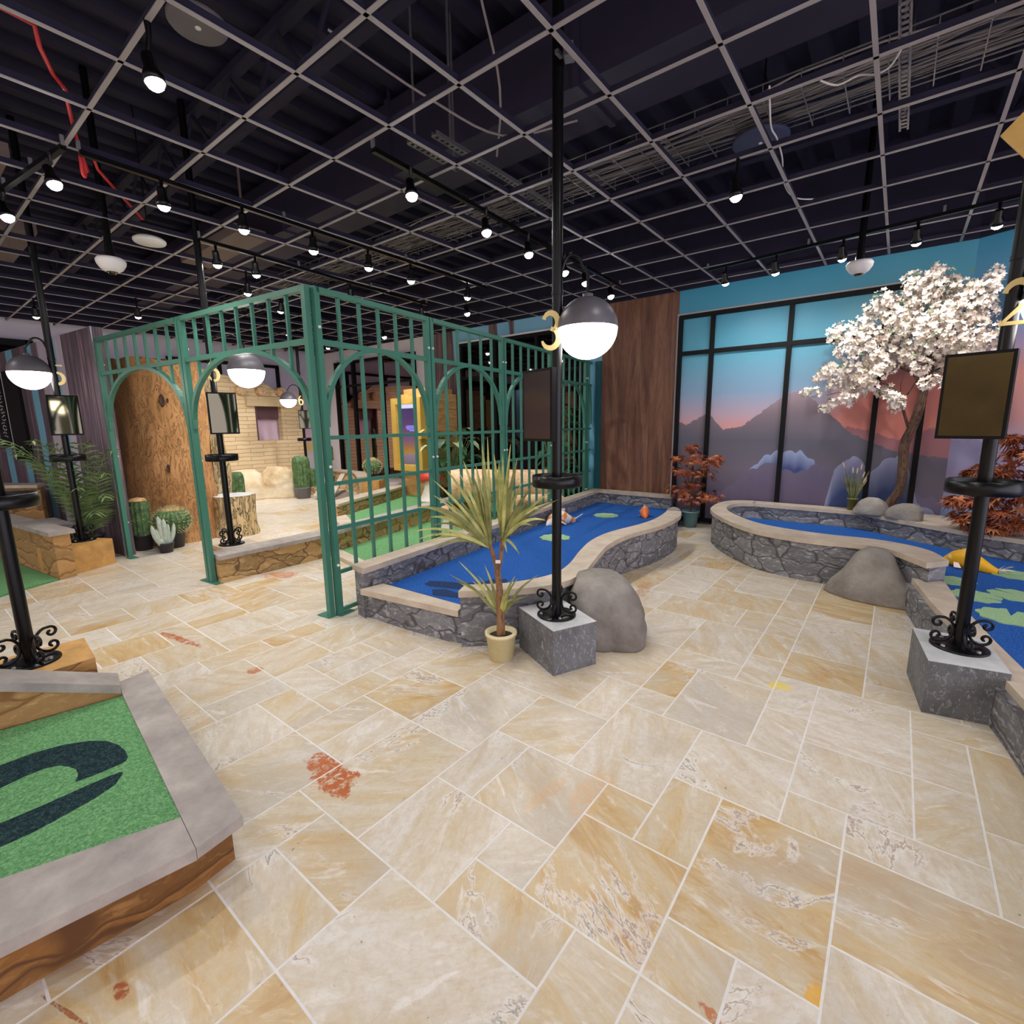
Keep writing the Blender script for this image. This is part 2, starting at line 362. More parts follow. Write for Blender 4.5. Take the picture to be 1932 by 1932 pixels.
    # pits
    pit = m.math('MULTIPLY', m.ramp(m.noise(38, p, 4, .65), [(.66, 0.0), (.73, 1.0)]), m.ramp(m.math('ADD', m.noise(2.2, p, 4), m.math('MULTIPLY', m.step(ts[2], .86, 1.0), .16)), [(.50, 0.0), (.62, 1.0)]))
    c = m.mix(m.math('MULTIPLY', pit, .75), c, C(92, 86, 84))
    # red jasper and yellow inclusions where the photographed slabs have them
    wob = m.noise(9, m.co(), 6, .7, .3); wob3 = m.noise(22, m.co(), 5, .7); wob2 = m.ramp(m.noise(30, m.co(), 5, .7, .5), [(.41, .12), (.50, 1.0)])
    for (x, y, ax, ay, rot, rgb, k) in [(-1.83,1.01,.17,.075,-.1,(168,76,36),1.0),(-3.99,1.14,.26,.028,.15,(166,70,36),.9),(-3.05,1.25,.045,.045,0,(170,78,40),.8),(-4.92,2.36,.2,.12,.5,(184,96,60),.75),(-1.70,4.1,.06,.24,.25,(170,110,80),.6),(-.40,2.98,.055,.055,0,(224,190,60),.9),(-1.52,.19,.026,.018,.2,(150,60,34),.9),(-1.60,.08,.11,.006,.3,(140,56,34),.8),(-.235,1.10,.04,.016,-.4,(170,80,30),.8),(-.03,1.32,.02,.05,.0,(214,150,40),.8),(-1.0,1.52,.03,.14,-.1,(206,140,80),.28),(-.86,1.6,.06,.16,.1,(206,144,84),.34)]:
        v = m.n('Mapping', {'Vector': m.co(), 'Location': (x, y, 0), 'Rotation': (0, 0, rot), 'Scale': (ax*1.8, ay*1.8, 1)}, vector_type='TEXTURE').outputs[0]
        L = m.n('VectorMath', {0: v}, operation='LENGTH').outputs['Value']
        k_ = m.ramp(m.math('ADD', m.math('MULTIPLY', L, .55), m.math('MULTIPLY', wob, .9)), [(.70, 1.0), (.76, 0.0)])
        k_ = m.math('MULTIPLY', k_, wob2)
        c = m.mix(m.math('MULTIPLY', k_, k), c, m.mix(m.math('MULTIPLY', wob3, .6), C(*rgb), C(min(255,rgb[0]+36), min(255,rgb[1]+48), min(255,rgb[2]+18))))
    m.col(c); m.rough(m.ramp(n2, [(.3, .28), (.7, .44)])); m.bump(m.math('SUBTRACT', m.math('MULTIPLY', n2, .3), m.math('ADD', pit, seam)), .12, .004)
    grout = m_plain('grout', (226, 221, 215), .8, var=.06, scale=30)
    o = build(mb, 'floor', [m, grout], None, 'structure')
    at = o.data.attributes.new('tile', 'FLOAT_VECTOR', 'FACE'); at.data.foreach_set('vector', [x for q in att for x in q])
make_floor()
# ------------------------------------------------------------------ room shell
GZ = 3.36
def plane_y(mb, x0, x1, z0, z1, y, mi=0, t=.1): mb.box(((x0+x1)/2, y+t/2, (z0+z1)/2), (x1-x0, t, z1-z0), 0, mi)
def m_mural():
    m = M('sunset mountain print', rough=.45, spec=.35); X, Y, Z = m.xyz(m.n('NewGeometry').outputs['Position'])
    xr = m.step(X, -.95, -.1); xi = m.math('DIVIDE', m.math('ADD', X, 2.75), 3.4)
    jag = m.math('MULTIPLY', m.math('SUBTRACT', m.noise(14, m.n('NewGeometry').outputs['Position'], 4, .7), .5), .10)
    soft = m.math('MULTIPLY', m.math('SUBTRACT', m.noise(5, m.n('NewGeometry').outputs['Position'], 3, .5), .5), .12)
    ze = m.math('SUBTRACT', Z, m.math('MULTIPLY', xr, .5))
    sky = m.ramp(m.math('DIVIDE', ze, 3.4), [(.28, C(212,128,112)), (.40, C(218,146,134)), (.47, C(178,154,168)), (.56, C(128,154,180)), (.72, C(86,158,182)), (1.0, C(64,146,178))])
    sky = m.mix(m.math('MULTIPLY', xr, m.math('SUBTRACT', 1, m.step(Z, 1.7, 2.4))), sky, C(206, 124, 110))
    def hgt(pts): return m.math('MULTIPLY', m.ramp(xi, [((x+2.75)/3.4, h/3.0) for x, h in pts]), 3.0)
    ridge = m.math('ADD', hgt([(-2.7,1.56),(-2.5,1.46),(-2.2,1.63),(-1.98,1.40),(-1.75,1.42),(-1.5,1.62),(-1.28,1.80),(-1.05,1.90),(-.75,1.62),(-.45,1.32),(0,1.12),(.5,1.05)]), jag)
    back = m.math('ADD', hgt([(-2.7,1.3),(-.8,1.3),(-.5,1.42),(-.3,1.38),(0,1.26),(.25,1.38),(.5,1.42)]), jag)
    mc = m.ramp(m.math('DIVIDE', Z, 2.0), [(.12, C(86,78,100)), (.42, C(112,104,116)), (.62, C(94,92,104)), (.80, C(122,108,116)), (.95, C(160,138,146))])
    c = m.mix(m.step(m.math('SUBTRACT', back, Z), -.01, .01), sky, C(156, 104, 108))
    c = m.mix(m.step(m.math('SUBTRACT', ridge, Z), -.008, .008), c, mc)
    # scalloped cloud banks in the print
    def bank(pts, lo, hi, depth):
        hh = m.math('ADD', hgt(pts), m.math('ADD', m.math('ABSOLUTE', soft), m.math('MULTIPLY', m.math('ABSOLUTE', m.math('SINE', m.math('MULTIPLY', X, 21.0))), .035))); d = m.math('SUBTRACT', hh, Z)
        return m.step(d, 0, .012), m.ramp(m.math('DIVIDE', d, depth), [(0, C(*hi)), (1, C(*lo))])
    for pts, lo, hi, depth in [([(-2.75,0),(-1.72,0),(-1.6,.80),(-1.42,1.0),(-1.28,1.08),(-1.0,1.08),(-.82,.96),(-.74,0),(.6,0)], (66,76,124), (152,164,196), .24),
                               ([(-2.75,.2),(-1.9,.5),(-1.6,.8),(-1.35,.93),(-1.18,.84),(-1.0,.80),(-.78,.92),(-.62,.84),(.6,.5)], (84,72,100), (112,102,124), .8),
                               ([(-2.75,0),(-.72,0),(-.6,.86),(-.42,1.04),(-.3,.98),(-.24,.8),(-.12,.98),(.02,1.06),(.15,.9),(.25,.5),(.6,.3)], (52,70,116), (148,150,178), .42)]:
        k, cc = bank(pts, lo, hi, depth); c = m.mix(k, c, cc)
    m.col(c); return m
MT['mural'] = m_mural()
m = M('lilac sunset wall print', rough=.5); X, Y, Z = m.xyz(m.n('NewGeometry').outputs['Position'])
jg = m.math('MULTIPLY', m.math('SUBTRACT', m.noise(7, None, 4), .5), .25)
c = m.ramp(m.math('DIVIDE', Z, 3.4), [(.0, C(150,160,196)), (.25, C(186,172,204)), (.36, C(172,164,196)), (.44, C(206,150,152)), (.58, C(212,146,136)), (.66, C(172,150,184)), (.76, C(110,160,200)), (1.0, C(52,146,186))])
c = m.mix(m.math('MULTIPLY', m.step(m.math('SUBTRACT', m.math('ADD', 1.28, jg), Z), 0, .02), .55), c, C(140, 140, 182))
c = m.mix(m.math('MULTIPLY', m.step(m.math('SUBTRACT', m.math('ADD', .62, jg), Z), 0, .02), .6), c, C(92, 130, 170)); m.col(c); MT['lilac'] = m
def m_forest():
    m = M('forest trunk print', rough=.5); X, Y, Z = m.xyz(m.n('NewGeometry').outputs['Position'])
    vv = m.n('CombineXYZ', {'X': m.math('ADD', X, m.math('MULTIPLY', Z, .05)), 'Y': Y, 'Z': m.math('MULTIPLY', Z, .05)}).outputs[0]
    s = m.noise(1.9, vv, 2, .4); g = m.noise(1, m.mapping((26, 26, .8)), 6, .7, .8)
    bark = m.ramp(g, [(.34, C(46,34,40)), (.52, C(102,80,84)), (.68, C(160,124,118))])
    sky = m.ramp(m.math('DIVIDE', Z, 3.4), [(0, C(110,180,200)), (.6, C(104,172,206)), (1, C(130,182,214))])
    return m.col(m.mix(m.ramp(s, [(.50, 0.0), (.515, 1.0)]), bark, sky))
MT['forest'] = m_forest()
def m_partition():
    m = M('striped forest partition print', rough=.5); X, Y, Z = m.xyz(m.n('NewGeometry').outputs['Position'])
    g = m.noise(1, m.mapping((24, 24, .7)), 6, .7, 1.0)
    bark = m.ramp(g, [(.34, C(56,48,56)), (.52, C(92,80,90)), (.68, C(172,134,136))]); lilac = m.ramp(g, [(.3, C(170,160,176)), (.7, C(196,186,198))])
    s = m.math('DIVIDE', m.math('SUBTRACT', m.math('ADD', -7.2, m.math('MULTIPLY', m.math('SUBTRACT', m.noise(.8, None, 2), .5), .12)), X), 4.5)
    k = m.ramp(s, [(0, 0.0), (.21, .5), (.255, 1.0), (.31, .5), (.39, 0.0), (.445, 1.0), (.50, 0.0), (.62, 1.0), (.68, 0.0), (.80, 1.0), (.86, 0.0)], 'CONSTANT')
    c = m.mix(m.step(k, .3, .45), bark, lilac); return m.col(m.mix(m.step(k, .7, .9), c, C(116, 178, 204)))
MT['partition'] = m_partition()
MT['paint'] = m_plain('pale lilac paint', (214, 206, 214), .7)
m = M('desert dusk wall print', rough=.6); X, Y, Z = m.xyz(m.n('NewGeometry').outputs['Position'])
cl = m.noise(1.3, m.mapping((1, 1, 3)), 4)
m.col(m.ramp(m.math('ADD', m.math('DIVIDE', Z, 3.4), m.math('MULTIPLY', m.math('SUBTRACT', cl, .5), .22)), [(.1, C(216,216,230)), (.22, C(218,210,222)), (.27, C(226,190,104)), (.33, C(216,190,206)), (.52, C(212,180,202)), (.66, C(220,200,204)), (.78, C(196,186,212)), (1, C(206,200,216))])); MT['dusk'] = m
def shell():
    mb = MB()
    for x0, x1, mi in [(-12.6,-8.4,0),(-8.4,-7.85,0),(-7.85,-3.93,1),(-3.93,-2.69,3),(-2.69,.6,4)]:
        z0 = 0
        plane_y(mb, x0, x1, 0, 3.37, 7.47, mi)
    plane_y(mb, -12.6, .6, 3.37, 4.7, 7.47, 5)
    build(mb, 'wall_back', [MT['paint'], MT['forest'], MT['forest'], MT['wallpanel'], MT['mural'], MT['darkpaint']], None, 'structure')
    mb = MB(); a = Vector((.477, 7.47)); d = Vector((.9, -.46)).normalized(); n = Vector((.46, .9)).normalized()
    q = [a, a+d*5, a+d*5+n*.1, a+n*.1]; mb.prism([(v.x, v.y) for v in q], 0, 3.37); mb.prism([(v.x, v.y) for v in q], 3.37, 4.7, 1); build(mb, 'wall_right', [MT['lilac'], MT['darkpaint']], None, 'structure')
    mb = MB(); mb.box((-12.55, 0, 1.73), (.1, 15.2, 3.46)); mb.box((-12.55, 0, 4.08), (.1, 15.2, 1.24), 0, 1); build(mb, 'wall_far', [MT['dusk'], MT['darkpaint']], None, 'structure')
    # the dark timber edge strip beside the mural window
    mb = MB(); mb.box((-2.685, 7.455, 1.5), (.03, .05, 3.02)); mb.box((-1.3, 7.455, 3.03), (2.8, .05, .025)); build(mb, 'trim_1', m_plain('pale trim', (176, 168, 172), .6), None, 'structure')
    mb = MB(); mb.box((-3.97, 7.44, 1.25), (.09, .06, 2.5)); build(mb, 'trim_2', m_plain('teal trim', (24, 84, 92), .5), None, 'structure')
    mb = MB(); mb.box((-7.09, 7.44, 1.55), (.05, .06, 3.1)); mb.box((-5.65, 7.44, 3.11), (2.9, .05, .03)); build(mb, 'trim_3', m_plain('white trim', (226, 222, 220), .6), None, 'structure')
    # ceiling deck, corrugated along y
    mb = MB(); xs = []; x = -14.0
    while x < 6: xs += [(x, 4.6), (x+.16, 4.6), (x+.19, 4.52), (x+.31, 4.52)]; x += .34
    vs = []; fs = []
    for i, (x, z) in enumerate(xs): vs += [(x, -4.5, z), (x, 9.0, z)]
    for i in range(len(xs)-1): fs.append((2*i, 2*i+2, 2*i+3, 2*i+1))
    mb.add(vs, fs); build(mb, 'ceiling', MT['darkpaint'], None, 'structure')
    # open suspended grid, 61 cm squares
    mb = MB(); k = 1.86/2.0; w = .024
    xs = [(-2.27+i*.656)*k for i in range(-16, 11)]; ys = [(2.447+i*.6555)*k for i in range(-9, 9)]
    for x in xs: mb.box((x, 1.6, GZ), (w, 11.6, .006)); mb.box((x, 1.6, GZ+.024), (.008, 11.6, .042), 0, 1)
    for y in ys: 
        if y < 7.4: mb.box((-4.0, y, GZ), (16.4, w, .006)); mb.box((-4.0, y, GZ+.022), (16.4, .008, .038), 0, 1)
    build(mb, 'ceiling_grid', [MT['bar'], MT['darkpaint']], None, 'structure')
shell()
def window(name, x0, x1, z0, z1, mul, trans, y, glass, bw=.055, dep=.07):
    e = bpy.data.objects.new(name, None); COL.objects.link(e); e['kind'] = 'structure'; LOC[name] = Vector((0,0,0))
    mb = MB(); zs = [z0, z1]+trans; 
    for x in mul: mb.box((x, y-dep/2, (z0+z1)/2), (bw, dep, z1-z0))
    for z in zs: mb.box(((x0+x1)/2, y-dep/2, z), (x1-x0, dep*.98, bw))
    build(mb, 'window_frame', MT['blackmatt'], e)
    zz = sorted(zs)
    for a, b in zip(mul, mul[1:]):
        for c, d in zip(zz, zz[1:]):
            mb = MB(); mb.box(((a+b)/2, y-.012, (c+d)/2), (b-a-bw, .012, d-c-bw)); build(mb, 'pane', glass, e)
    return e
window('window_1', -2.66, .2, .06, 2.99, [-2.64,-2.19,-1.22,-.25,.19], [2.485], 7.468, MT['mural'])
window('window_2', -7.06, -4.25, .03, 3.06, [-7.03,-6.15,-5.2,-4.27], [2.42], 7.468, MT['window_glass'])
window('window_3', -11.45, -8.42, .35, 3.06, [-11.42,-10.7,-9.6,-8.45], [2.5], 7.468, m_plain('bright window glass', (150, 128, 132), .03, 1, .5))
def far_window():
    e = bpy.data.objects.new('window_4', None); COL.objects.link(e); e['kind'] = 'structure'; LOC['window_4'] = Vector((0,0,0))
    mb = MB()
    for y in (4.1, 5.1, 6.45): mb.box((-12.46, y, 1.55), (.07, .07, 2.9))
    for z in (.12, 2.35, 3.0): mb.box((-12.46, 5.27, z), (.07, 2.42, .07))
    for y in (-1.5, .3, 1.95): mb.box((-12.46, y, 1.6), (.07, .1, 3.0))
    mb.box((-12.46, .2, 3.05), (.07, 3.5, .1))
    build(mb, 'window_frame', MT['blackmatt'], e)
    mb = MB(); mb.box((-12.485, .2, 1.6), (.02, 3.4, 2.9)); build(mb, 'pane', MT['window_glass'], e)
far_window()
def back_of_room():   # the wall and window behind the viewer, seen only in the glass of the screens
    mb = MB(); plane_y(mb, -13, 7, 0, 4.6, -7.6, 0); build(mb, 'wall_front', m_plain('tan rear wall', (186, 164, 124), .8, var=.2, scale=1.5), None, 'structure')
    window('window_5', -4, 6, .2, 3.0, [-4,-2.6,-1.2,.2,1.6,3.0,4.4,6], [1.0,2.3], -7.4, m_plain('pale blind', (206, 196, 170), .7))
back_of_room()
# ------------------------------------------------------------------ things above the ceiling grid
def overhead():
    t = thing('air_duct', 'large dark rectangular air duct running above the open ceiling grid', 'duct', (0,0,3.8))
    mb = MB(); mb.box((-4.2, 3.62, 4.12), (14.5, .55, .62)); build(mb, 'duct_body', MT['duct'], t)
    for x in range(-10, 4, 2): mb = MB(); mb.box((x, 3.62, 4.12), (.05, .59, .66)); mb.box((x, 3.36, 4.43), (.02, .02, .3)); mb.box((x, 3.88, 4.43), (.02, .02, .3)); build(mb, 'duct_flange', MT['duct'], t)
    t = thing('cable_tray', 'wire basket tray full of grey cables above the grid', 'cable tray', (0,0,3.6))
    mb = MB()
    for i in range(9): mb.box((-3.6, 4.05+i*.07, 3.66+(.09 if i in (0, 8) else 0)), (13.6, .007, .007))
    for k in range(60): mb.box((-10.3+k*.228, 4.33, 3.66), (.007, .58, .007))
    for k in range(60):
        for y in (4.05, 4.61): mb.box((-10.3+k*.228, y, 3.705), (.006, .006, .1))
    build(mb, 'wire_basket', MT['steel'], t)
    mb = MB(); rr = random.Random(3)
    for i in range(16):
        y0 = 4.12+rr.random()*.42; pts = [(-10.2+k*.45, y0+.05*math.sin(k*.7+i)+rr.uniform(-.02,.02), 3.69+rr.random()*.07) for k in range(31)]
        mb.tube(pts, .008, 5)
    for cx in (-1.95, -3.4):
        mb.tube([(cx+.24*math.cos(a*.42), 4.3+.17*math.sin(a*.42), 3.74+.01*math.sin(a)) for a in range(40)], .008, 5)
    build(mb, 'data_cables', MT['cable'], t)
    for i, (x, y, L, lab) in enumerate([(-.175, 4.05, 1.35, 'perforated steel strut hanging above the grid beside the wire tray'), (-2.75, 3.5, 1.6, 'perforated steel strut above the grid behind the numbered 3 lamp post'), (-2.95, 2.9, .5, 'short perforated strut above the grid over the corner of the fence')]):
        mb = MB(); n = int(L/.05)
        mb.box((x-.022, y, 3.50), (.012, L, .03)); mb.box((x+.022, y, 3.50), (.012, L, .03))
        for q in (-.4, .4): mb.box((x, y+q*L, 4.02), (.012, .012, 1.05))
        for k in range(n): mb.box((x, y-L/2+k*.05, 3.487), (.04, .024, .004))
        o = build(mb, 'strut_channel', MT['steel']); tag(o, lab, 'strut')
    # roof joists and small pipes
    for j, (y, lab) in enumerate([(.4, 'dark roof joist crossing above the grid in front of the air duct'), (2.3, 'dark roof joist above the grid over the open arches'), (5.6, 'dark roof joist above the grid behind the cable tray')]):
        mb = MB(); mb.box((-4, y, 4.45), (16, .09, .06)); mb.box((-4, y, 4.0), (16, .09, .05))
        for k in range(40): mb.bar((-12+k*.4, y, 4.02 if k%2 else 4.44), (-11.6+k*.4, y, 4.44 if k%2 else 4.02), .025, .025)
        o = build(mb, 'roof_joist', MT['darkpaint']); tag(o, lab, 'joist')
    mb = MB(); mb.tube([(-3.3,.35,3.46),(-3.46,.62,3.43),(-3.46,.76,3.42),(-3.61,.8,3.41),(-3.84,.89,3.42),(-3.96,.96,3.43),(-4.28,1.05,3.42),(-4.62,1.15,3.41),(-4.70,1.2,3.30),(-4.62,1.17,3.26),(-4.60,1.15,3.40),(-4.65,1.22,3.42),(-4.92,1.32,3.42),(-5.18,1.48,3.42),(-5.49,1.67,3.43),(-5.78,1.84,3.44)], .011, 6)
    mb.tube(catmull([(-4.58,1.14,3.41),(-4.6,1.16,3.24),(-4.55,1.13,3.23),(-4.53,1.13,3.41)], 5), .009, 6)
    tag(build(mb, 'red_cable', MT['redcable']), 'loose red cable dangling through the ceiling grid near the far track lights', 'cable')
    mb = MB(); mb.tube(catmull([(-.80,3.55,3.45),(-.82,3.69,3.4),(-.85,3.9,3.39),(-.85,4.09,3.40),(-.87,4.4,3.4),(-.92,4.72,3.4),(-.92,5.04,3.39),(-.86,5.26,3.4),(-.65,5.41,3.4)], 5), .006, 5)
    tag(build(mb, 'white_cable', MT['white']), 'thin white cable dangling under the grid in front of the sunset mural', 'cable')
    mb = MB(); mb.tube(catmull([(-.55,3.63,3.42),(-.47,3.7,3.40),(-.37,3.68,3.4),(-.29,3.73,3.4),(-.23,3.72,3.41),(-.18,3.64,3.44)], 5), .006, 5)
    tag(build(mb, 'white_cable', MT['white']), 'short white cable looping beside the long perforated strut', 'cable')
    mb = MB(); mb.tube(catmull([(-2.75,1.9,3.7),(-2.5,2.4,3.5),(-2.3,2.9,3.42),(-1.9,3.2,3.5)], 5), .008, 5)
    mb.tube(catmull([(-2.1,2.3,4.5),(-2.15,2.5,4.0),(-2.2,2.75,3.6),(-2.6,3.2,3.5)], 5), .008, 5)
    tag(build(mb, 'grey_cable', MT['cable']), 'slack grey cables hanging above the grid over the fence corner', 'cable')
    def disc(p, r, lab, mat, name='ceiling_speaker'):
        t = thing(name, lab, 'speaker', p); mb = MB(); mb.lathe([(0,0),(r*.93,0),(r,.012),(r,.03),(r*.8,.05),(0,.05)], 32, p); build(mb, 'speaker_body', mat, t)
        mb = MB(); mb.lathe([(0,-.004),(.014,-.004),(.014,.001)], 12, p); build(mb, 'tweeter', MT['white'], t)
        mb = MB(); mb.tube([(p[0],p[1],p[2]+.045),(p[0],p[1],4.55)], .006, 6); build(mb, 'hanger', MT['black'], t)
    disc((-3.0,1.31,3.5), .135, 'large round grey ceiling speaker above the grid', m_plain('speaker grey', (104,98,100), .7))
    disc((-6.08,1.97,3.33), .14, 'small white round ceiling speaker past the red cable', MT['white'])
    disc((-1.05,4.5,3.6), .2, 'dim blue grey round speaker above the grid before the mural', m_plain('speaker dim', (60,66,96), .7))
    for p, lab in [((-5.79,1.55,2.98), 'white dome camera on a black drop pole over the arches'), ((-.46,6.19,2.98), 'white dome camera on a black drop pole before the mural window')]:
        t = thing('dome_camera', lab, 'camera', p)
        mb = MB(); mb.lathe([(0,-.07),(.05,-.065),(.085,-.04),(.11,.0),(.115,.03),(.1,.05),(0,.055)], 28, p); build(mb, 'housing', MT['white'], t)
        mb = MB(); mb.lathe([(0,-.085),(.03,-.08),(.045,-.066)], 20, p); build(mb, 'lens_dome', MT['glass_black'], t)
        mb = MB(); mb.tube([(p[0],p[1],p[2]+.05),(p[0],p[1],p[2]+.2),(p[0],p[1],4.55)], [.045,.03,.028], 10); build(mb, 'drop_pole', MT['black'], t)
    t = thing('sensor_box', 'small white beam sensor clamped beside a grid crossing near lamp post 3', 'sensor', (-1.58,2.5,3.4))
    mb = MB(); mb.box((-1.55,2.52,3.41), (.05,.07,.06), .4); mb.box((-1.58,2.47,3.39), (.02,.05,.02)); build(mb, 'housing', MT['steel'], t)
    for i, (x, y, w, d, lab) in enumerate([(-6.3,.75,.9,.5,'tan duct liner patch above the grid beyond the dangling red cable'), (-8.6,1.2,1.6,.5,'long tan duct strip above the grid near the far wall'), (-6.9,3.0,1.6,.35,'tan duct strip above the grid over the tall tree trunk')]):
        mb = MB(); mb.box((x,y,3.72), (w,d,.1)); mb.box((x-w*.4,y,4.15), (.02,.02,.8)); mb.box((x+w*.4,y,4.15), (.02,.02,.8)); tag(build(mb, 'branch_duct', m_plain('duct tan', (120,104,100), .7)), lab, 'duct')
overhead()
# ------------------------------------------------------------------ track lights
def track(name_lab, a, b, z=3.3):
    t = thing('light_track', name_lab, 'light track', a+(z,))
    mb = MB(); mb.bar(a+(z,), b+(z,), .035, .03); build(mb, 'rail', MT['black'], t)
    mb = MB(); n = 3
    for k in range(n+1):
        x = a[0]+(b[0]-a[0])*k/n; y = a[1]+(b[1]-a[1])*k/n; mb.box((x, y, (z+GZ)/2+.01), (.02, .02, GZ-z))
    build(mb, 'hanger_clip', MT['steel'], t)
def spot(x, y, lab, aim=(0, 0, -1), z=3.12, top=3.3, power=1.0, grp='track spotlights'):
    if top == GZ:   # clamped to the closest grid bar
        kk = .93; gx = (round((x/kk+2.27)/.656)*.656-2.27)*kk; gy = (round((y/kk-2.447)/.6555)*.6555+2.447)*kk
        if abs(gx-x) < abs(gy-y): x = gx
        else: y = gy
    p = Vector((x, y, z)); d = Vector(aim).normalized()
    t = thing('track_spotlight', lab, 'spotlight', (x, y, z), grp)
    q = d.to_track_quat('Z', 'Y').to_matrix()
    def put(mb, prof, seg=14):
        o = len(mb.v); mb.lathe(prof, seg); 
        for i in range(o, len(mb.v)): mb.v[i] = tuple(q @ Vector(mb.v[i]) + p)
    mb = MB(); put(mb, [(0,-.115),(.026,-.112),(.03,-.10),(.03,-.05),(.046,-.02),(.048,.012),(.042,.012),(.04,0)]); build(mb, 'lamp_housing', MT['black'], t)
    mb = MB(); put(mb, [(0,.045),(.018,.041),(.033,.029),(.041,.010),(.043,.0)]); build(mb, 'lens', MT['bulb'], t)
    e = p-d*.1; mb = MB(); mb.tube([(x, y, top+.005), (x, y, top-.06), tuple(Vector((x,y,top-.06)).lerp(e, .55)), tuple(e)], [.016,.011,.009,.009], 8); build(mb, 'bracket', MT['black'], t)
    L = bpy.data.lights.new('spot_beam', 'SPOT'); L.energy = SPOT_W*power; L.spot_size = math.radians(116); L.spot_blend = 1.0; L.shadow_soft_size = .05; L.color = (1, .975, .945)
    lo = bpy.data.objects.new('spot_beam', L); COL.objects.link(lo); lo.parent = t
    lo.matrix_local = Matrix.Translation(d*.02) @ (-d).to_track_quat('Z', 'Y').to_matrix().to_4x4()
ORD = ['first', 'second', 'third', 'fourth', 'fifth', 'sixth', 'seventh', 'eighth']
def lights():
    track('long black light track running beside the right-angle fence toward the storefront', (-2.92, 2.3), (-3.12, 6.4))
    for k, (x, y) in enumerate([(-2.9,2.6),(-2.93,3.45),(-2.98,4.13),(-3.02,4.85),(-3.05,5.35),(-3.1,6.1)]):
        spot(x, y, 'lit spotlight on the track over the narrow blue course, %s from the fence corner' % ORD[k], (.25, -.1, -1))
    track('black light track in front of the sunset mural window', (-2.0, 6.45), (1.2, 6.0))
    for k, (x, y) in enumerate([(-1.78,6.42),(-1.24,6.35),(-.62,6.27),(-.04,6.18),(.49,6.1)]):
        spot(x, y, 'lit spotlight before the sunset mural, %s from the timber panel' % ORD[k], (.05, .55, -1), power=1.2)
    track('black light track above the green course at the camera side', (-4.43, 1.02), (-6.0, .8))
    spot(-2.93, 1.04, 'lit spotlight clamped alone to the grid beside the big grey speaker', (.15, .1, -1), top=GZ, power=1.8)
    for k, (x, y) in enumerate([(-4.59,.98),(-5.54,.87)]):
        spot(x, y, 'lit spotlight beside the red cable, %s along its track' % ORD[k], (.35, .15, -1), power=1.7)
    track('black light track crossing above the open arches', (-4.43, 1.1), (-4.52, 5.3))
    for k, (x, y) in enumerate([(-4.41,1.55),(-4.42,2.12),(-4.44,2.75),(-4.47,3.38),(-4.5,3.97),(-4.52,4.92)]):
        spot(x, y, 'lit spotlight on the track crossing the open arches, %s from the red cable' % ORD[k], (-.2, .1, -1))
    track('black light track over the tall tree trunk', (-5.5, 2.2), (-5.8, 5.4))
    for k, (x, y) in enumerate([(-5.52,2.35),(-5.56,2.75),(-5.68,3.99),(-5.78,5.27)]):
        spot(x, y, 'lit spotlight above the ochre stone curb, %s from lamp post 6' % ORD[k], (-.3, .2, -1))
    for x, y, ax, lab in [(-9.86,1.51,-.4,'lit spotlight by the pale far wall over the striped partition'), (-9.06,2.59,-.5,'lit spotlight above the tall trunk near the far wall'), (-6.88,3.75,-.5,'lit spotlight above the fence top between trunk and adobe house'), (-4.92,5.6,.2,'small lit spotlight beside the storefront window'), (-6.52,3.03,-.3,'lit spotlight behind the black post of lamp 6'), (-8.6,4.6,-.7,'spotlight washing the adobe house front'), (-10.4,4.2,-.6,'spotlight over the tan boulders'), (-9.4,6.0,-.4,'spotlight over the brown carpet putting course'), (-7.6,6.0,.1,'spotlight over the wooden kiosk')]:
        spot(x, y, lab, (ax, .1, -1), top=3.36, power=4.5)
    for x in (-2.5, 2.0): spot(x, -6.2, 'spotlight added to brighten the unseen rear wall in the screens, %s' % ('by the first mullions' if x < 0 else 'by the last mullions'), (.05, -.5, -1), top=GZ, power=3)  # unseen lamps added so the screens reflect a lit wall
    # extra track lamps, mostly out of view, added for bright and even floor light
    for k, (x, y) in enumerate([(-.9,1.0),(.9,.4),(-.59,2.36),(1.3,2.6),(-1.8,-.6),(.6,-1.5),(2.2,4.4),(-4.2,-.9),(-7.3,-.4),(-1.1,4.3)]):
        spot(x, y, 'track spotlight over the viewing side of the room, %s' % ['added by the stone floor patch','added near post 2','between posts 2 and 3','added past post 2','added over the green course','added behind the viewer','added over the lily pond','added over the near lamp post','added over the palms','added over the grey boulders'][k], (.1, .15, -1), top=3.36, z=3.12 if k not in () else 3.2)
lights()
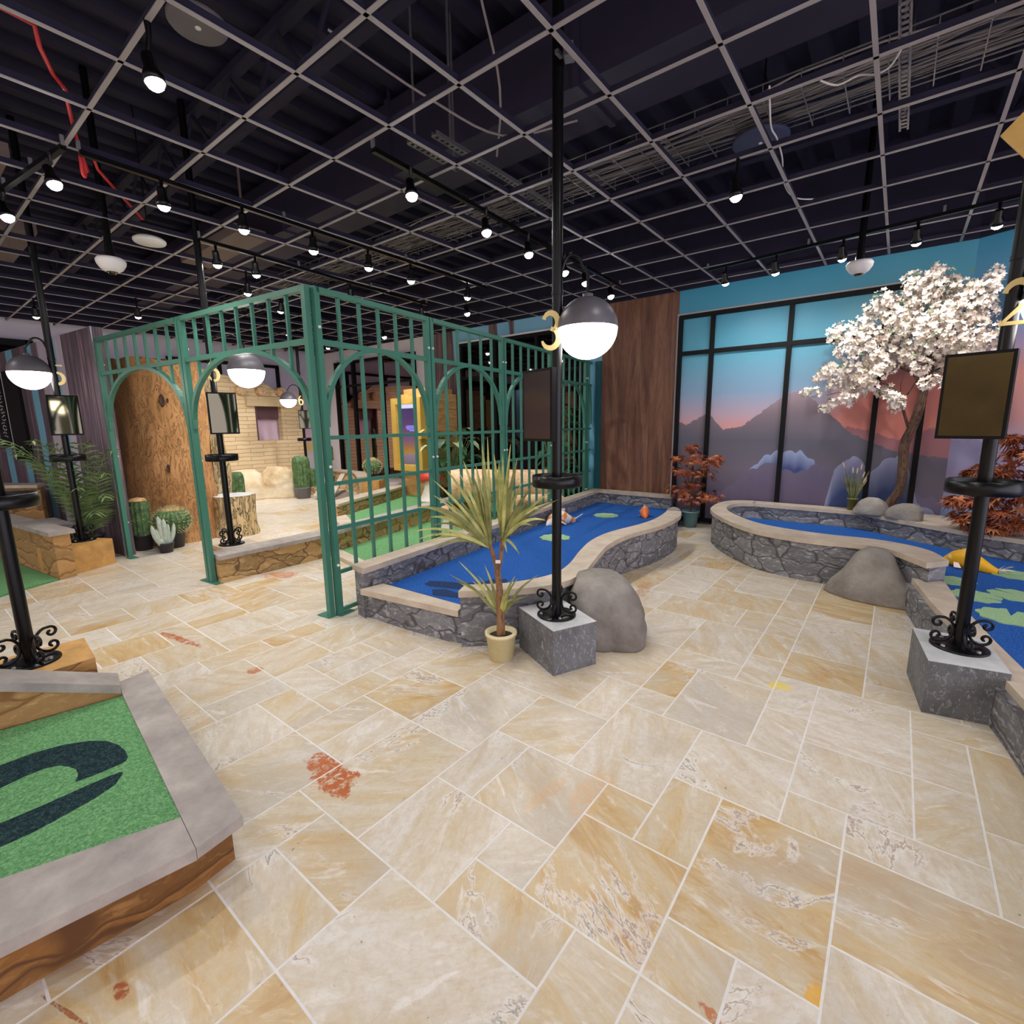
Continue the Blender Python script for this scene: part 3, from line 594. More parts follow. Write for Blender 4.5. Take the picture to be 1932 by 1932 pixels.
# ------------------------------------------------------------------ green arch fence
FA = Vector((-3.42, 2.045)); FD = Vector((-.125, .992)).normalized()
FL = (Vector((-5.245, 1.85))-FA).normalized()
def fence_panel(a, b, label, open_arch, nbar, part=False):
    a = Vector(a); b = Vector(b); L = (b-a).length; d = (b-a)/L; T = 2.5; ps = .045
    t = thing('arch_fence_panel', label, 'fence', (a.x, a.y, 0), 'green arched fence panels')
    P = lambda s, z: (a.x+d.x*s, a.y+d.y*s, z)
    rz = math.atan2(d.y, d.x); g = MT['green']
    s0, s1 = .03, L-.03
    for s in (s0, s1) if not part else (s0,):
        mb = MB(); mb.box(P(s, T/2), (ps, ps, T), rz); o = build(mb, 'post', g, t)
        mb = MB(); mb.box(P(s+(.05 if s == s0 else -.05), .005), (.14, .08, .008), rz); build(mb, 'foot_plate', g, o)
        nrm = Vector((d.y, -d.x))
        for z in (.42, 1.2, 2.22):
            mb = MB(); c = Vector(P(s, z))+Vector((nrm.x, nrm.y, 0))*(ps/2+.004)
            mb.lathe([(0,-.012),(.011,-.008),(.012,0),(.011,.008),(0,.012)], 10, c); build(mb, 'bolt', MT['white'], o)
    e = L-.03 if part else s1
    mb = MB(); mb.bar(P(s0, T-.02), P(e, T-.02), .045, .04); build(mb, 'top_rail', g, t)
    mb = MB(); mb.bar(P(s0, 2.12), P(e, 2.12), .03, .04); build(mb, 'upper_rail', g, t)
    # arch: half ellipse springing from the posts
    mb = MB(); c = L/2; A = L/2-.05; z0, rise = 1.5, .62; pr = None
    N = 28
    for k in range(N+1):
        th = PI*k/N
        q = P(c-A*math.cos(th), z0+rise*math.sin(th)**.9)
        if part and c-A*math.cos(th) > L: continue
        if pr: mb.bar(pr, q, .04, .035)
        pr = q
    build(mb, 'arch', g, t)
    def arch_z(s):
        u = (s-c)/A; return z0+rise*math.sqrt(max(0, 1-u*u))
    for k in range(nbar):
        s = s0+(s1-s0)*(k+1)/(nbar+1)
        lo = arch_z(s) if open_arch else .05
        mb = MB(); mb.bar(P(s, lo), P(s, T-.03), .024, .024); build(mb, 'bar', g, t)
    if not open_arch:
        for z in (1.42, 1.065, .71, .355, .04):
            mb = MB(); mb.bar(P(s0, z), P(e, z), .022, .03); build(mb, 'cross_rail', g, t)
    return t
M1 = Vector((-5.245, 1.85)); M2 = Vector((-7.13, 1.665))
fence_panel(FA, M1, 'open green arch panel joining the fence corner, lamp globe 6 seen through it', True, 7)
fence_panel(M1, M2, 'open green arch panel in front of the tall tree trunk', True, 7)
pp = [.0, 1.307, 2.632, 3.9, 5.19]
for i, lab in enumerate(['barred green arch panel at the fence corner, beside the low blue course curb', 'barred green arch panel in front of the wooden kiosk side and dark shrub', 'barred green arch panel behind the strap leaf plant and lamp post 3', 'barred green arch panel under the lamp globe of post 3']):
    fence_panel(FA+FD*(pp[i]+(.03 if i == 0 else 0)), FA+FD*pp[i+1], lab, False, 5)
fence_panel(FA+FD*5.19, FA+FD*5.45, 'short end piece of green fence against the timber wall panel', False, 1, True)
# ------------------------------------------------------------------ lamp posts with screens
def numeral_path(ch):
    a = []
    arc = lambda cx, cy, rx, ry, t0, t1, n=12: [(cx+rx*math.cos(math.radians(t0+(t1-t0)*k/n)), cy+ry*math.sin(math.radians(t0+(t1-t0)*k/n))) for k in range(n+1)]
    if ch == '3': return [arc(.42,.74,.34,.24,165,-80), arc(.40,.28,.40,.27,85,-165)]
    if ch == '5': return [[(.80,.96),(.22,.96),(.16,.52)], arc(.40,.30,.40,.29,125,-160)]
    if ch == '2': return [arc(.45,.70,.38,.28,170,-30)+[(.10,.06)], [(.02,.05),(.95,.05)]]
    return [arc(.62,.50,.50,.48,95,180)+arc(.46,.30,.34,.28,180,-180,24)]
def numeral(ch, h=.2, t=.012):
    mb = MB()
    for path in numeral_path(ch):
        n = len(path); Lp = []; Rp = []
        P = [Vector((x*h*.6, y*h)) for x, y in path]
        for i, p in enumerate(P):
            d = (P[min(i+1,n-1)]-P[max(i-1,0)]).normalized(); u = i/(n-1)
            w = .010+.016*math.sin(PI*u)**.8 if n > 3 else .014
            if i in (0,) and n > 3: w = .018
            nn = Vector((-d.y, d.x))*w*.62; Lp.append(p+nn); Rp.append(p-nn)
        vs = []
        for i in range(n):
            for q, y in ((Lp[i],0),(Rp[i],0),(Rp[i],t),(Lp[i],t)): vs.append((q.x-h*.3, y, q.y))
        fs = [(0,1,2,3),(4*n-1,4*n-2,4*n-3,4*n-4)]
        for i in range(n-1):
            a = 4*i; b = a+4
            fs += [(a,b,b+1,a+1),(a+1,b+1,b+2,a+2),(a+2,b+2,b+3,a+3),(a+3,b+3,b,a)]
        mb.add(vs, fs)
    return mb
def spiral(c, r0, r1, t0, t1, n=22): return [(c[0]+(r0+(r1-r0)*k/n)*math.cos(t0+(t1-t0)*k/n), c[1]+(r0+(r1-r0)*k/n)*math.sin(t0+(t1-t0)*k/n)) for k in range(n+1)]
def lamp_post(x, y, z, ch, lab, lamp, scr_n, scr_off, num_n, num_off=(0,0), globe_r=.175, top=4.5, up=0):
    t = thing('lamp_post', lab, 'lamp post', (x, y, z), 'numbered lamp posts')
    mb = MB(); mb.lathe([(0,0),(.125,0),(.125,.008),(.118,.012),(.04,.014),(0,.014)], 32, (x,y,z)); o = build(mb, 'base_plate', MT['black'], t)
    for k in range(4):
        a = PI/4+k*PI/2; mb = MB(); mb.lathe([(.011,.012),(.011,.02),(.006,.024),(0,.024)], 8, (x+.1*math.cos(a), y+.1*math.sin(a), z)); build(mb, 'bolt', MT['steel'], o)
    mb = MB(); mb.tube([(x,y,z+.01),(x,y,2.235)], .03, 20); mb.tube([(x,y,2.23),(x,y,2.25)], .0335, 20); mb.tube([(x,y,2.24),(x,y,top)], .031, 20); build(mb, 'pole', MT['black'], t)
    for k in range(4):
        a = .3+k*PI/2; prof = spiral((.098,.148), .002, .026, 2.4*PI, .9*PI)+[(.052,.10),(.047,.078),(.052,.056)]+spiral((.098,.036), .024, .002, 1.1*PI, -.4*PI)
        prof = spiral((.104,.118), .006, .030, -1.45*PI, .5*PI, 18)+[(.094+.062*math.cos(q), .082+.068*math.sin(q)) for q in [math.radians(d) for d in range(105, 266, 16)]]+spiral((.104,.046), .030, .006, -.5*PI, 1.45*PI, 18)
        mb = MB(); mb.tube([(x+r*math.cos(a), y+r*math.sin(a), z+.012+h) for r, h in prof], .0075, 6); build(mb, 'scroll', MT['black'], t)
    # drink and ball ring tray
    z += up; zr = z+.835; mb = MB(); mb.lathe([(0,0),(.148,0),(.152,.004),(.152,.068),(.147,.07),(.146,.066),(.146,.008),(0,.006)], 36, (x,y,zr)); build(mb, 'ring_tray', MT['black'], t)
    # screen
    n = Vector((scr_n[0], scr_n[1], 0)).normalized(); c = Vector((x, y, 0))+Vector((scr_off[0], scr_off[1], 0)); rz = math.atan2(n.x, -n.y); zc = z+1.32
    mb = MB(); mb.box((c.x, c.y, zc), (.262, .035, .415), rz); sc = build(mb, 'screen', MT['blackmatt'], t)
    f = c+n*.018; mb = MB(); mb.box((f.x, f.y, zc), (.236, .004, .385), rz); build(mb, 'display', MT['glass_black'], sc)
    b = c-n*.02; mb = MB(); mb.bar((b.x, b.y, zc), (x, y, zc), .05, .08); build(mb, 'bracket', MT['black'], sc)
    # numeral
    nn = Vector((num_n[0], num_n[1], 0)).normalized(); rn = math.atan2(nn.x, -nn.y); p = Vector((x, y, 0))+nn*.036+Vector((num_off[0], num_off[1], 0))
    mb = numeral(ch); mb.v = [tuple(Matrix.Rotation(rn, 3, 'Z') @ Vector(v)+Vector((p.x, p.y, z+1.645))) for v in mb.v]; build(mb, 'numeral', MT['gold'], t)
    # gooseneck and globe
    lx, ly = lamp; L = math.hypot(lx, ly); zl = z+1.755
    mb = MB(); pts = [(0, 2.27), (.02, 2.34)]+[(L/2-(L/2-.03)*math.cos(PI*k/10), 2.36+.085*math.sin(PI*k/10)) for k in range(1, 10)]+[(L, 2.34), (L, zl+globe_r-.01)]
    mb.tube([(x+lx/L*s, y+ly/L*s, h) for s, h in pts], .009, 8); build(mb, 'gooseneck', MT['black'], t)
    cc = (x+lx, y+ly, zl)
    mb = MB(); mb.lathe([(globe_r*math.cos(k*PI/20), globe_r*math.sin(k*PI/20)) for k in range(0, 11)], 36, cc); mb.lathe([(.03,globe_r-.004),(.03,globe_r+.014),(.01,globe_r+.02)], 12, cc); build(mb, 'lamp_shade', MT['shade'], t)
    mb = MB(); mb.lathe([(globe_r*.985*math.cos(k*PI/24), -globe_r*.985*math.sin(k*PI/24)) for k in range(0, 13)], 36, cc); build(mb, 'globe', MT['globe'], t)
    return t
lamp_post(-1.628, 2.536, .288, '3', 'black lamp post with gold numeral 3 on the grey block by the strap leaf plant', (.145,.095), (-.25,-.97), (-.06,-.10), (.54,-.84), (-.025,-.015))
lamp_post(.37, 3.423, .288, '2', 'black lamp post with gold numeral 2 on the grey block beside the lily pad pond', (.20,.0), (-.3,-.95), (-.09,-.08), (-.1,-.99), (.02,0), top=3.8)
lamp_post(-3.53, .336, .288, '4', 'tall black lamp post on the rough stone plinth beside the green course', (-.03,-.30), (.9,-.3), (.1,-.2), (.98,-.1))
lamp_post(-7.08, 1.257, .29, '5', 'black lamp post with gold numeral 5 in front of the striped partition', (-.04,-.18), (.98,.05), (.11,.01), (.985,-.17), (-.01,.04), up=.05)
lamp_post(-5.56, 2.2, .272, '6', 'black lamp post with gold numeral 6 seen through the first open arch', (.16,.27), (.99,-.25), (.12,.012), (.93,-.37), (0,.02), up=.06)
lamp_post(-10.76, 6.06, .30, '7', 'slim far black lamp post on the tan planter before the adobe house', (-.13,-.23), (.87,-.49), (.1,.0), (.87,-.49), up=.06)
def block(name, poly, h, mside, mtop, label, cat='plinth'):
    mb = MB(); n = len(poly); mb.prism(poly, 0, h-.002); t = thing(name, label, cat, (poly[0][0], poly[0][1], 0)); build(mb, 'block_body', mside, t)
    mb = MB(); mb.prism(poly, h-.002, h); build(mb, 'block_top', mtop, t); return t
block('lamp_plinth', [(-1.502,2.306),(-1.37,2.593),(-1.755,2.80),(-1.905,2.50)], .288, MT['greyblock'], MT['blocktop'], 'grey painted stone block under lamp post 3')
block('lamp_plinth', [(.235,3.134),(.545,3.19),(.50,3.62),(.179,3.603)], .288, MT['greyblock'], MT['blocktop'], 'dark grey stone block under lamp post 2')
block('lamp_plinth', [(-3.30,.10),(-3.32,.56),(-3.70,.59),(-3.72,.10)], .288, MT['ledgestone'], MT['tanblock'], 'rough tan stone plinth under the tall post by the green course')
block('lamp_plinth', [(-6.70,1.065),(-6.93,1.49),(-7.29,1.30),(-7.06,.875)], .29, MT['tanblock'], MT['tanblock'], 'smooth tan plinth under lamp post 5')
block('lamp_plinth', [(-5.35,2.05),(-5.35,2.42),(-5.69,2.42),(-5.69,2.05)], .272, MT['ochrestone'], MT['capstone'], 'pale topped plinth under lamp post 6 behind the ochre curb')
block('lamp_plinth', [(-10.42,5.72),(-10.25,6.2),(-10.95,6.45),(-11.1,5.95)], .30, MT['tanstone'], MT['tanstone'], 'sandy planter block under the far lamp post')
# ------------------------------------------------------------------ mini golf courses
CT, CB = .412, .368
def course(name, label): return thing(name, label, 'mini golf course', (0,0,0))
def curved_wall(t, outer, inner, top, n, stone, cap, over=.035, capt=.045):
    o = resample(catmull(outer), n); i = resample(catmull(inner), n)
    so = [a.lerp(b, over/max(.05,(b-a).length)) for a, b in zip(o, i)]; si = [b.lerp(a, over*.6/max(.05,(b-a).length)) for a, b in zip(o, i)]
    mb = MB(); mb.strip(so, si, 0, top-capt); build(mb, 'stone_wall', stone, t)
    mb = MB(); mb.strip(o, i, top-capt, top); build(mb, 'coping', cap, t)
def blue_course():
    t = course('putting_course', 'narrow blue carpet course with grey stone walls and koi behind lamp post 3')
    v3 = lambda L: [Vector((x, y, 0)) for x, y in L]
    O = [(-2.21,2.235),(-1.93,2.50),(-1.787,2.699),(-1.736,2.906),(-1.765,3.17),(-1.88,3.555),(-1.99,3.993),(-2.01,4.462),(-1.915,5.072),(-1.936,5.68),(-2.035,6.02)]
    I = [(-2.27,2.365),(-2.05,2.58),(-1.915,2.909),(-1.95,3.213),(-2.09,3.628),(-2.20,4.046),(-2.22,4.47),(-2.13,5.03),(-2.12,5.446),(-2.19,5.97)]
    curved_wall(t, v3(O), v3(I), CT, 64, MT['greystone'], MT['capstone'])
    bo = [(-3.36,2.205),(-4.02,7.42),(-2.6,7.40)]; bi = [(-3.18,2.185),(-3.83,7.24),(-2.6,7.22)]
    v3b = lambda L: [Vector((x, y, 0)) for x, y in L]
    so = offset(bo, -.03); si = offset(bi, .02)
    mb = MB(); mb.strip(so, si, 0, CB); build(mb, 'stone_wall', MT['greystone'], t)
    mb = MB(); mb.strip(bo, bi, CB, CT); build(mb, 'coping', MT['capstone'], t)
    mb = MB(); mb.strip([(-3.3,2.21),(-2.75,2.235),(-2.36,2.275),(-2.2,2.33)], [(-3.2,2.34),(-2.75,2.36),(-2.36,2.385),(-2.25,2.41)], 0, .205); build(mb, 'stone_wall', MT['greystone'], t)
    mb = MB(); mb.strip([(-3.2,2.155),(-2.26,2.275)], [(-3.17,2.352),(-2.30,2.375)], .205, .25); build(mb, 'coping', MT['capstone'], t)
    Ip = [(p.x, p.y) for p in resample(catmull(v3(I)), 50)]
    poly = [(-3.19,2.34)]+Ip+[(-2.45,7.22),(-3.84,7.24)]
    mb = MB(); mb.prism(poly, .02, .21); build(mb, 'carpet', MT['blue'], t)
    # hole number woven into the carpet
    q = lambda L: [(x, y) for x, y in L]
    mb = MB()
    mb.prism([(-2.98,2.62),(-2.9,2.60),(-2.62,2.70),(-2.46,2.86),(-2.42,3.02),(-2.50,3.12),(-2.60,3.04),(-2.62,2.93),(-2.74,2.82),(-2.93,2.74),(-3.0,2.70)], .21, .2115)
    mb.prism([(-2.82,2.56),(-2.72,2.47),(-2.45,2.56),(-2.30,2.72),(-2.30,2.84),(-2.44,2.72),(-2.62,2.62),(-2.74,2.63)], .21, .2115)
    build(mb, 'carpet_number', MT['greyinlay'], t)
blue_course()
def pond_course():
    t = course('putting_course', 'wide blue carpet course with lily pads and rounded grey stone end')
    v3 = lambda L: [Vector((x, y, 0)) for x, y in L]
    O = [(-1.45,7.40),(-1.70,7.32),(-1.83,7.05),(-1.83,6.6),(-1.735,6.246),(-1.446,5.776),(-1.10,5.40),(-.764,5.245),(-.46,5.21),(-.176,5.24),(.03,5.17),(.17,4.98),(.27,4.82)]
    I = [(-1.45,7.16),(-1.60,7.08),(-1.66,6.9),(-1.654,6.6),(-1.50,6.25),(-1.20,5.86),(-.936,5.667),(-.497,5.55),(-.1,5.55),(.15,5.46),(.31,5.30),(.41,5.0)]
    curved_wall(t, v3(O), v3(I), CT, 64, MT['greystone'], MT['capstone'])
    fo = [(-1.46,7.40),(-.2,7.40),(.25,7.02),(.8,6.62),(2.6,5.8)]; fi = [(-1.46,7.16),(-.25,7.15),(.10,6.80),(.65,6.40),(2.5,5.58)]
    mb = MB(); mb.strip(offset(fo, -.03), offset(fi, .025), 0, CB); build(mb, 'stone_wall', MT['greystone'], t)
    mb = MB(); mb.strip(fo, fi, CB, CT); build(mb, 'coping', MT['capstone'], t)
    mb = MB(); mb.prism([(-.2,7.41),(.25,7.03),(.8,6.63),(2.6,5.81),(2.7,6.2),(.48,7.41)], 0, .405); build(mb, 'planting_bed', MT['capstone'], t)
    co = [(.20,4.93),(.30,4.3),(.42,3.75),(.565,3.0),(.62,2.6),(.8,1.4)]; ci = [(.40,4.95),(.45,4.4),(.55,3.75),(.69,3.0),(.76,2.6),(.95,1.4)]
    mb = MB(); mb.strip(offset(co, -.035), offset(ci, .01), 0, .205); build(mb, 'stone_wall', MT['greystone'], t)
    mb = MB(); mb.strip(co, ci, .205, .25); build(mb, 'coping', MT['capstone'], t)
    Ip = [(p.x, p.y) for p in resample(catmull(v3(I)), 40)]
    poly = [(-.25,7.13)]+Ip+[(.42,4.7),(.46,4.4),(.56,3.75),(.70,3.0),(.77,2.6),(.96,1.4),(2.6,1.4),(2.6,5.5),(.66,6.38),(.11,6.78)]
    mb = MB(); mb.prism(poly, .02, .21); build(mb, 'carpet', MT['blue'], t)
pond_course()
def green_course():
    t = course('putting_course', 'raised green carpet course with grey coping in the lower corner')
    oc = [(-3.12,.725),(-1.633,.578)]
    # coping: end piece, front piece, rising back piece
    mb = MB(); mb.prism([(-3.12,.735),(-1.640,.582),(-1.618,.432),(-1.80,.452),(-2.93,.572),(-3.10,.60)], .16, .2); build(mb, 'coping', MT['greycap'], t)
    mb = MB(); mb.prism([(-1.615,.430),(-1.80,.450),(-2.10,-.30),(-2.5,-1.4),(-2.22,-1.4),(-1.84,-.5),(-1.70,.0)], .16, .2); build(mb, 'coping', MT['greycap'], t)
    mb = MB(); a, b = Vector((-2.935,.57)), Vector((-3.19,-.7)); w = Vector((-.16,.03))
    za, zb = .205, .74; vs = []
    for p, z in ((a, za), (b, zb)):
        for q in (p, p+w): vs += [(q.x, q.y, z), (q.x, q.y, z+.045)]
    fs = [(0,2,3,1),(4,5,7,6),(0,1,5,4),(2,6,7,3),(1,3,7,5),(0,4,6,2)]; mb.add(vs, fs); build(mb, 'coping', MT['greycap'], t)
    mb = MB(); vs = []
    for p, z in ((a+w*.1, za), (b+w*.1, zb)):
        for q in (p, p+w*.75): vs += [(q.x, q.y, 0), (q.x, q.y, z)]
    mb.add(vs, fs); build(mb, 'stone_wall', MT['ledgestone'], t)
    mb = MB(); mb.strip([(-3.05,.66),(-1.70,.52)], [(-3.0,.6),(-1.78,.46)], 0, .16); mb.strip([(-1.705,.565),(-1.685,.43),(-1.745,-.02),(-1.93,-.5),(-2.3,-1.4)], [(-1.78,.50),(-1.80,.40),(-1.87,-.02),(-2.05,-.5),(-2.42,-1.4)], 0, .16); build(mb, 'stone_wall', MT['skirt'], t)
    mb = MB(); mb.prism([(-2.935,.573),(-1.80,.452),(-2.10,-.30),(-2.5,-1.4),(-3.3,-1.4),(-3.19,-.7)], .02, .193); build(mb, 'carpet', MT['greencarpet'], t)
    mb = MB()
    mb.prism([(-2.76,-.05),(-2.72,.02),(-2.69,.115),(-2.685,.214),(-2.654,.301),(-2.603,.372),(-2.541,.418),(-2.467,.441),(-2.396,.447),(-2.341,.442),(-2.317,.43),(-2.312,.413),(-2.313,.342),(-2.324,.274),(-2.369,.292),(-2.414,.294),(-2.458,.281),(-2.498,.259),(-2.522,.219),(-2.524,.163),(-2.51,.095),(-2.49,0),(-2.52,-.2),(-2.70,-.2)], .193, .1942)
    mb.prism([(-2.252,.40),(-2.24,.40),(-2.187,.364),(-2.158,.294),(-2.145,.224),(-2.131,.134),(-2.135,.054),(-2.16,-.12),(-2.3,-.12),(-2.272,.069),(-2.265,.166),(-2.265,.273),(-2.261,.36)], .193, .1942)
    build(mb, 'carpet_number', MT['darkcarpet'], t)
green_course()
def back_courses():
    t = course('putting_course', 'long pale green course behind the barred fence with ochre stone walls')
    a = [(-5.10,1.88),(-5.14,3.0),(-5.30,3.7),(-5.6,5.0),(-6.1,7.2)]; b = [(-5.34,1.90),(-5.38,3.0),(-5.52,3.7),(-5.82,5.0),(-6.32,7.2)]
    mb = MB(); mb.strip(a, b, 0, .24); build(mb, 'stone_wall', MT['ochrestone'], t)
    mb = MB(); mb.strip(offset(a, -.03), offset(b, .02), .24, .28); build(mb, 'coping', MT['greycap'], t)
    a = [(-6.85,4.30),(-7.05,4.7),(-7.6,6.0),(-8.3,7.25)]; b = [(-7.05,4.25),(-7.27,4.65),(-7.82,5.95),(-8.5,7.2)]
    mb = MB(); mb.strip(a, b, 0, .27); build(mb, 'stone_wall', MT['ochrestone'], t)
    mb = MB(); mb.strip(offset(a, -.03), offset(b, .03), .27, .31); build(mb, 'coping', MT['capstone'], t)
    mb = MB(); mb.prism([(-5.15,3.1),(-5.17,3.25),(-3.58,2.92),(-3.56,2.78)], 0, .05); mb.prism([(-5.4,3.55),(-5.5,3.8),(-6.85,4.45),(-6.8,4.2)], 0, .12); build(mb, 'coping', MT['capstone'], t)
    mb = MB(); mb.prism([(-5.17,3.24),(-3.60,2.92),(-4.06,7.1),(-6.08,7.2),(-5.6,5.0),(-5.30,3.7)], 0, .035); build(mb, 'carpet', MT['greencarpet'], t)
    mb = MB(); mb.prism([(-5.53,3.82),(-5.82,5.0),(-6.32,7.2),(-8.28,7.2),(-7.6,6.0),(-6.87,4.45)], 0, .10); build(mb, 'carpet', MT['greencarpet'], t)
    mb = MB(); mb.prism([(-4.42,3.5),(-4.2,3.42),(-3.95,3.6),(-3.88,3.9),(-4.0,3.95),(-4.12,3.7),(-4.3,3.6)], .035, .036); build(mb, 'carpet_number', MT['greyinlay'], t)
    t = course('putting_course', 'low green course with stepped ledge stone walls beside lamp post 5')
    a = [(-6.60,.95),(-9.3,.62)]; b = [(-6.64,1.09),(-9.3,.78)]
    mb = MB(); mb.strip(a, b, 0, .46); build(mb, 'stone_wall', MT['ledgestone'], t)
    mb = MB(); mb.strip(offset([(-6.57,.95),(-9.3,.62)], .03), offset([(-6.61,1.10),(-9.3,.78)], -.03), .46, .5); build(mb, 'coping', MT['greycap'], t)
    mb = MB(); mb.strip([(-8.95,1.25),(-9.6,.75),(-10.4,.6)], [(-9.15,1.32),(-9.75,.95),(-10.4,.8)], 0, .76); build(mb, 'stone_wall', MT['ledgestone'], t)
    mb = MB(); mb.strip([(-8.89,1.22),(-9.58,.7),(-10.4,.56)], [(-9.17,1.34),(-9.77,.98),(-10.4,.84)], .76, .80); build(mb, 'coping', MT['capstone'], t)
    mb = MB(); mb.prism([(-7.9,1.1),(-7.9,1.32),(-8.6,1.28),(-8.6,1.0)], 0, .34); build(mb, 'stone_wall', MT['ledgestone'], t)
    mb = MB(); mb.prism([(-7.86,1.08),(-7.86,1.35),(-8.64,1.30),(-8.64,.98)], .34, .38); build(mb, 'coping', MT['greycap'], t)
    mb = MB(); mb.prism([(-6.60,.935),(-6.33,.42),(-6.4,-1.6),(-10,-1.6),(-10,.52),(-9.3,.60)], 0, .02); build(mb, 'carpet', MT['greencarpet'], t)
    t = course('putting_course', 'brown carpet course with sandy adobe walls near the kiosk')
    mb = MB(); mb.strip([(-11.3,6.9),(-9.9,6.75),(-8.9,6.15)], [(-11.3,7.06),(-9.85,6.92),(-8.8,6.3)], 0, .42); build(mb, 'stone_wall', MT['tanstone'], t)
    mb = MB(); mb.strip([(-11.3,6.86),(-9.9,6.71),(-8.88,6.10)], [(-11.3,7.1),(-9.83,6.96),(-8.78,6.34)], .42, .46); build(mb, 'coping', MT['capstone'], t)
    mb = MB(); mb.prism([(-10.2,5.9),(-10.1,6.6),(-9.0,6.05),(-7.75,5.95),(-7.1,4.72),(-7.5,4.7)], 0, .05); build(mb, 'carpet', MT['browncarpet'], t)
    mb = MB(); mb.lathe([(.30,.051),(.30,.053),(.2,.053),(.2,.051)], 28, (-8.3,5.65,0), 0, False); build(mb, 'carpet_number', MT['greyinlay'], t)
    mb = MB(); mb.bar((-10.0,6.5,.42), (-9.1,5.6,.07), .10, .05); mb.bar((-10.3,6.3,.40), (-9.5,5.5,.07), .10, .05); build(mb, 'ramp_rail', MT['capstone'], t)
back_courses()
block('cactus_plinth', [(-8.55,5.95),(-8.22,6.15),(-8.42,6.5),(-8.76,6.3)], .42, MT['tanblock'], MT['tanblock'], 'small sandy block with a round cactus beside the kiosk')
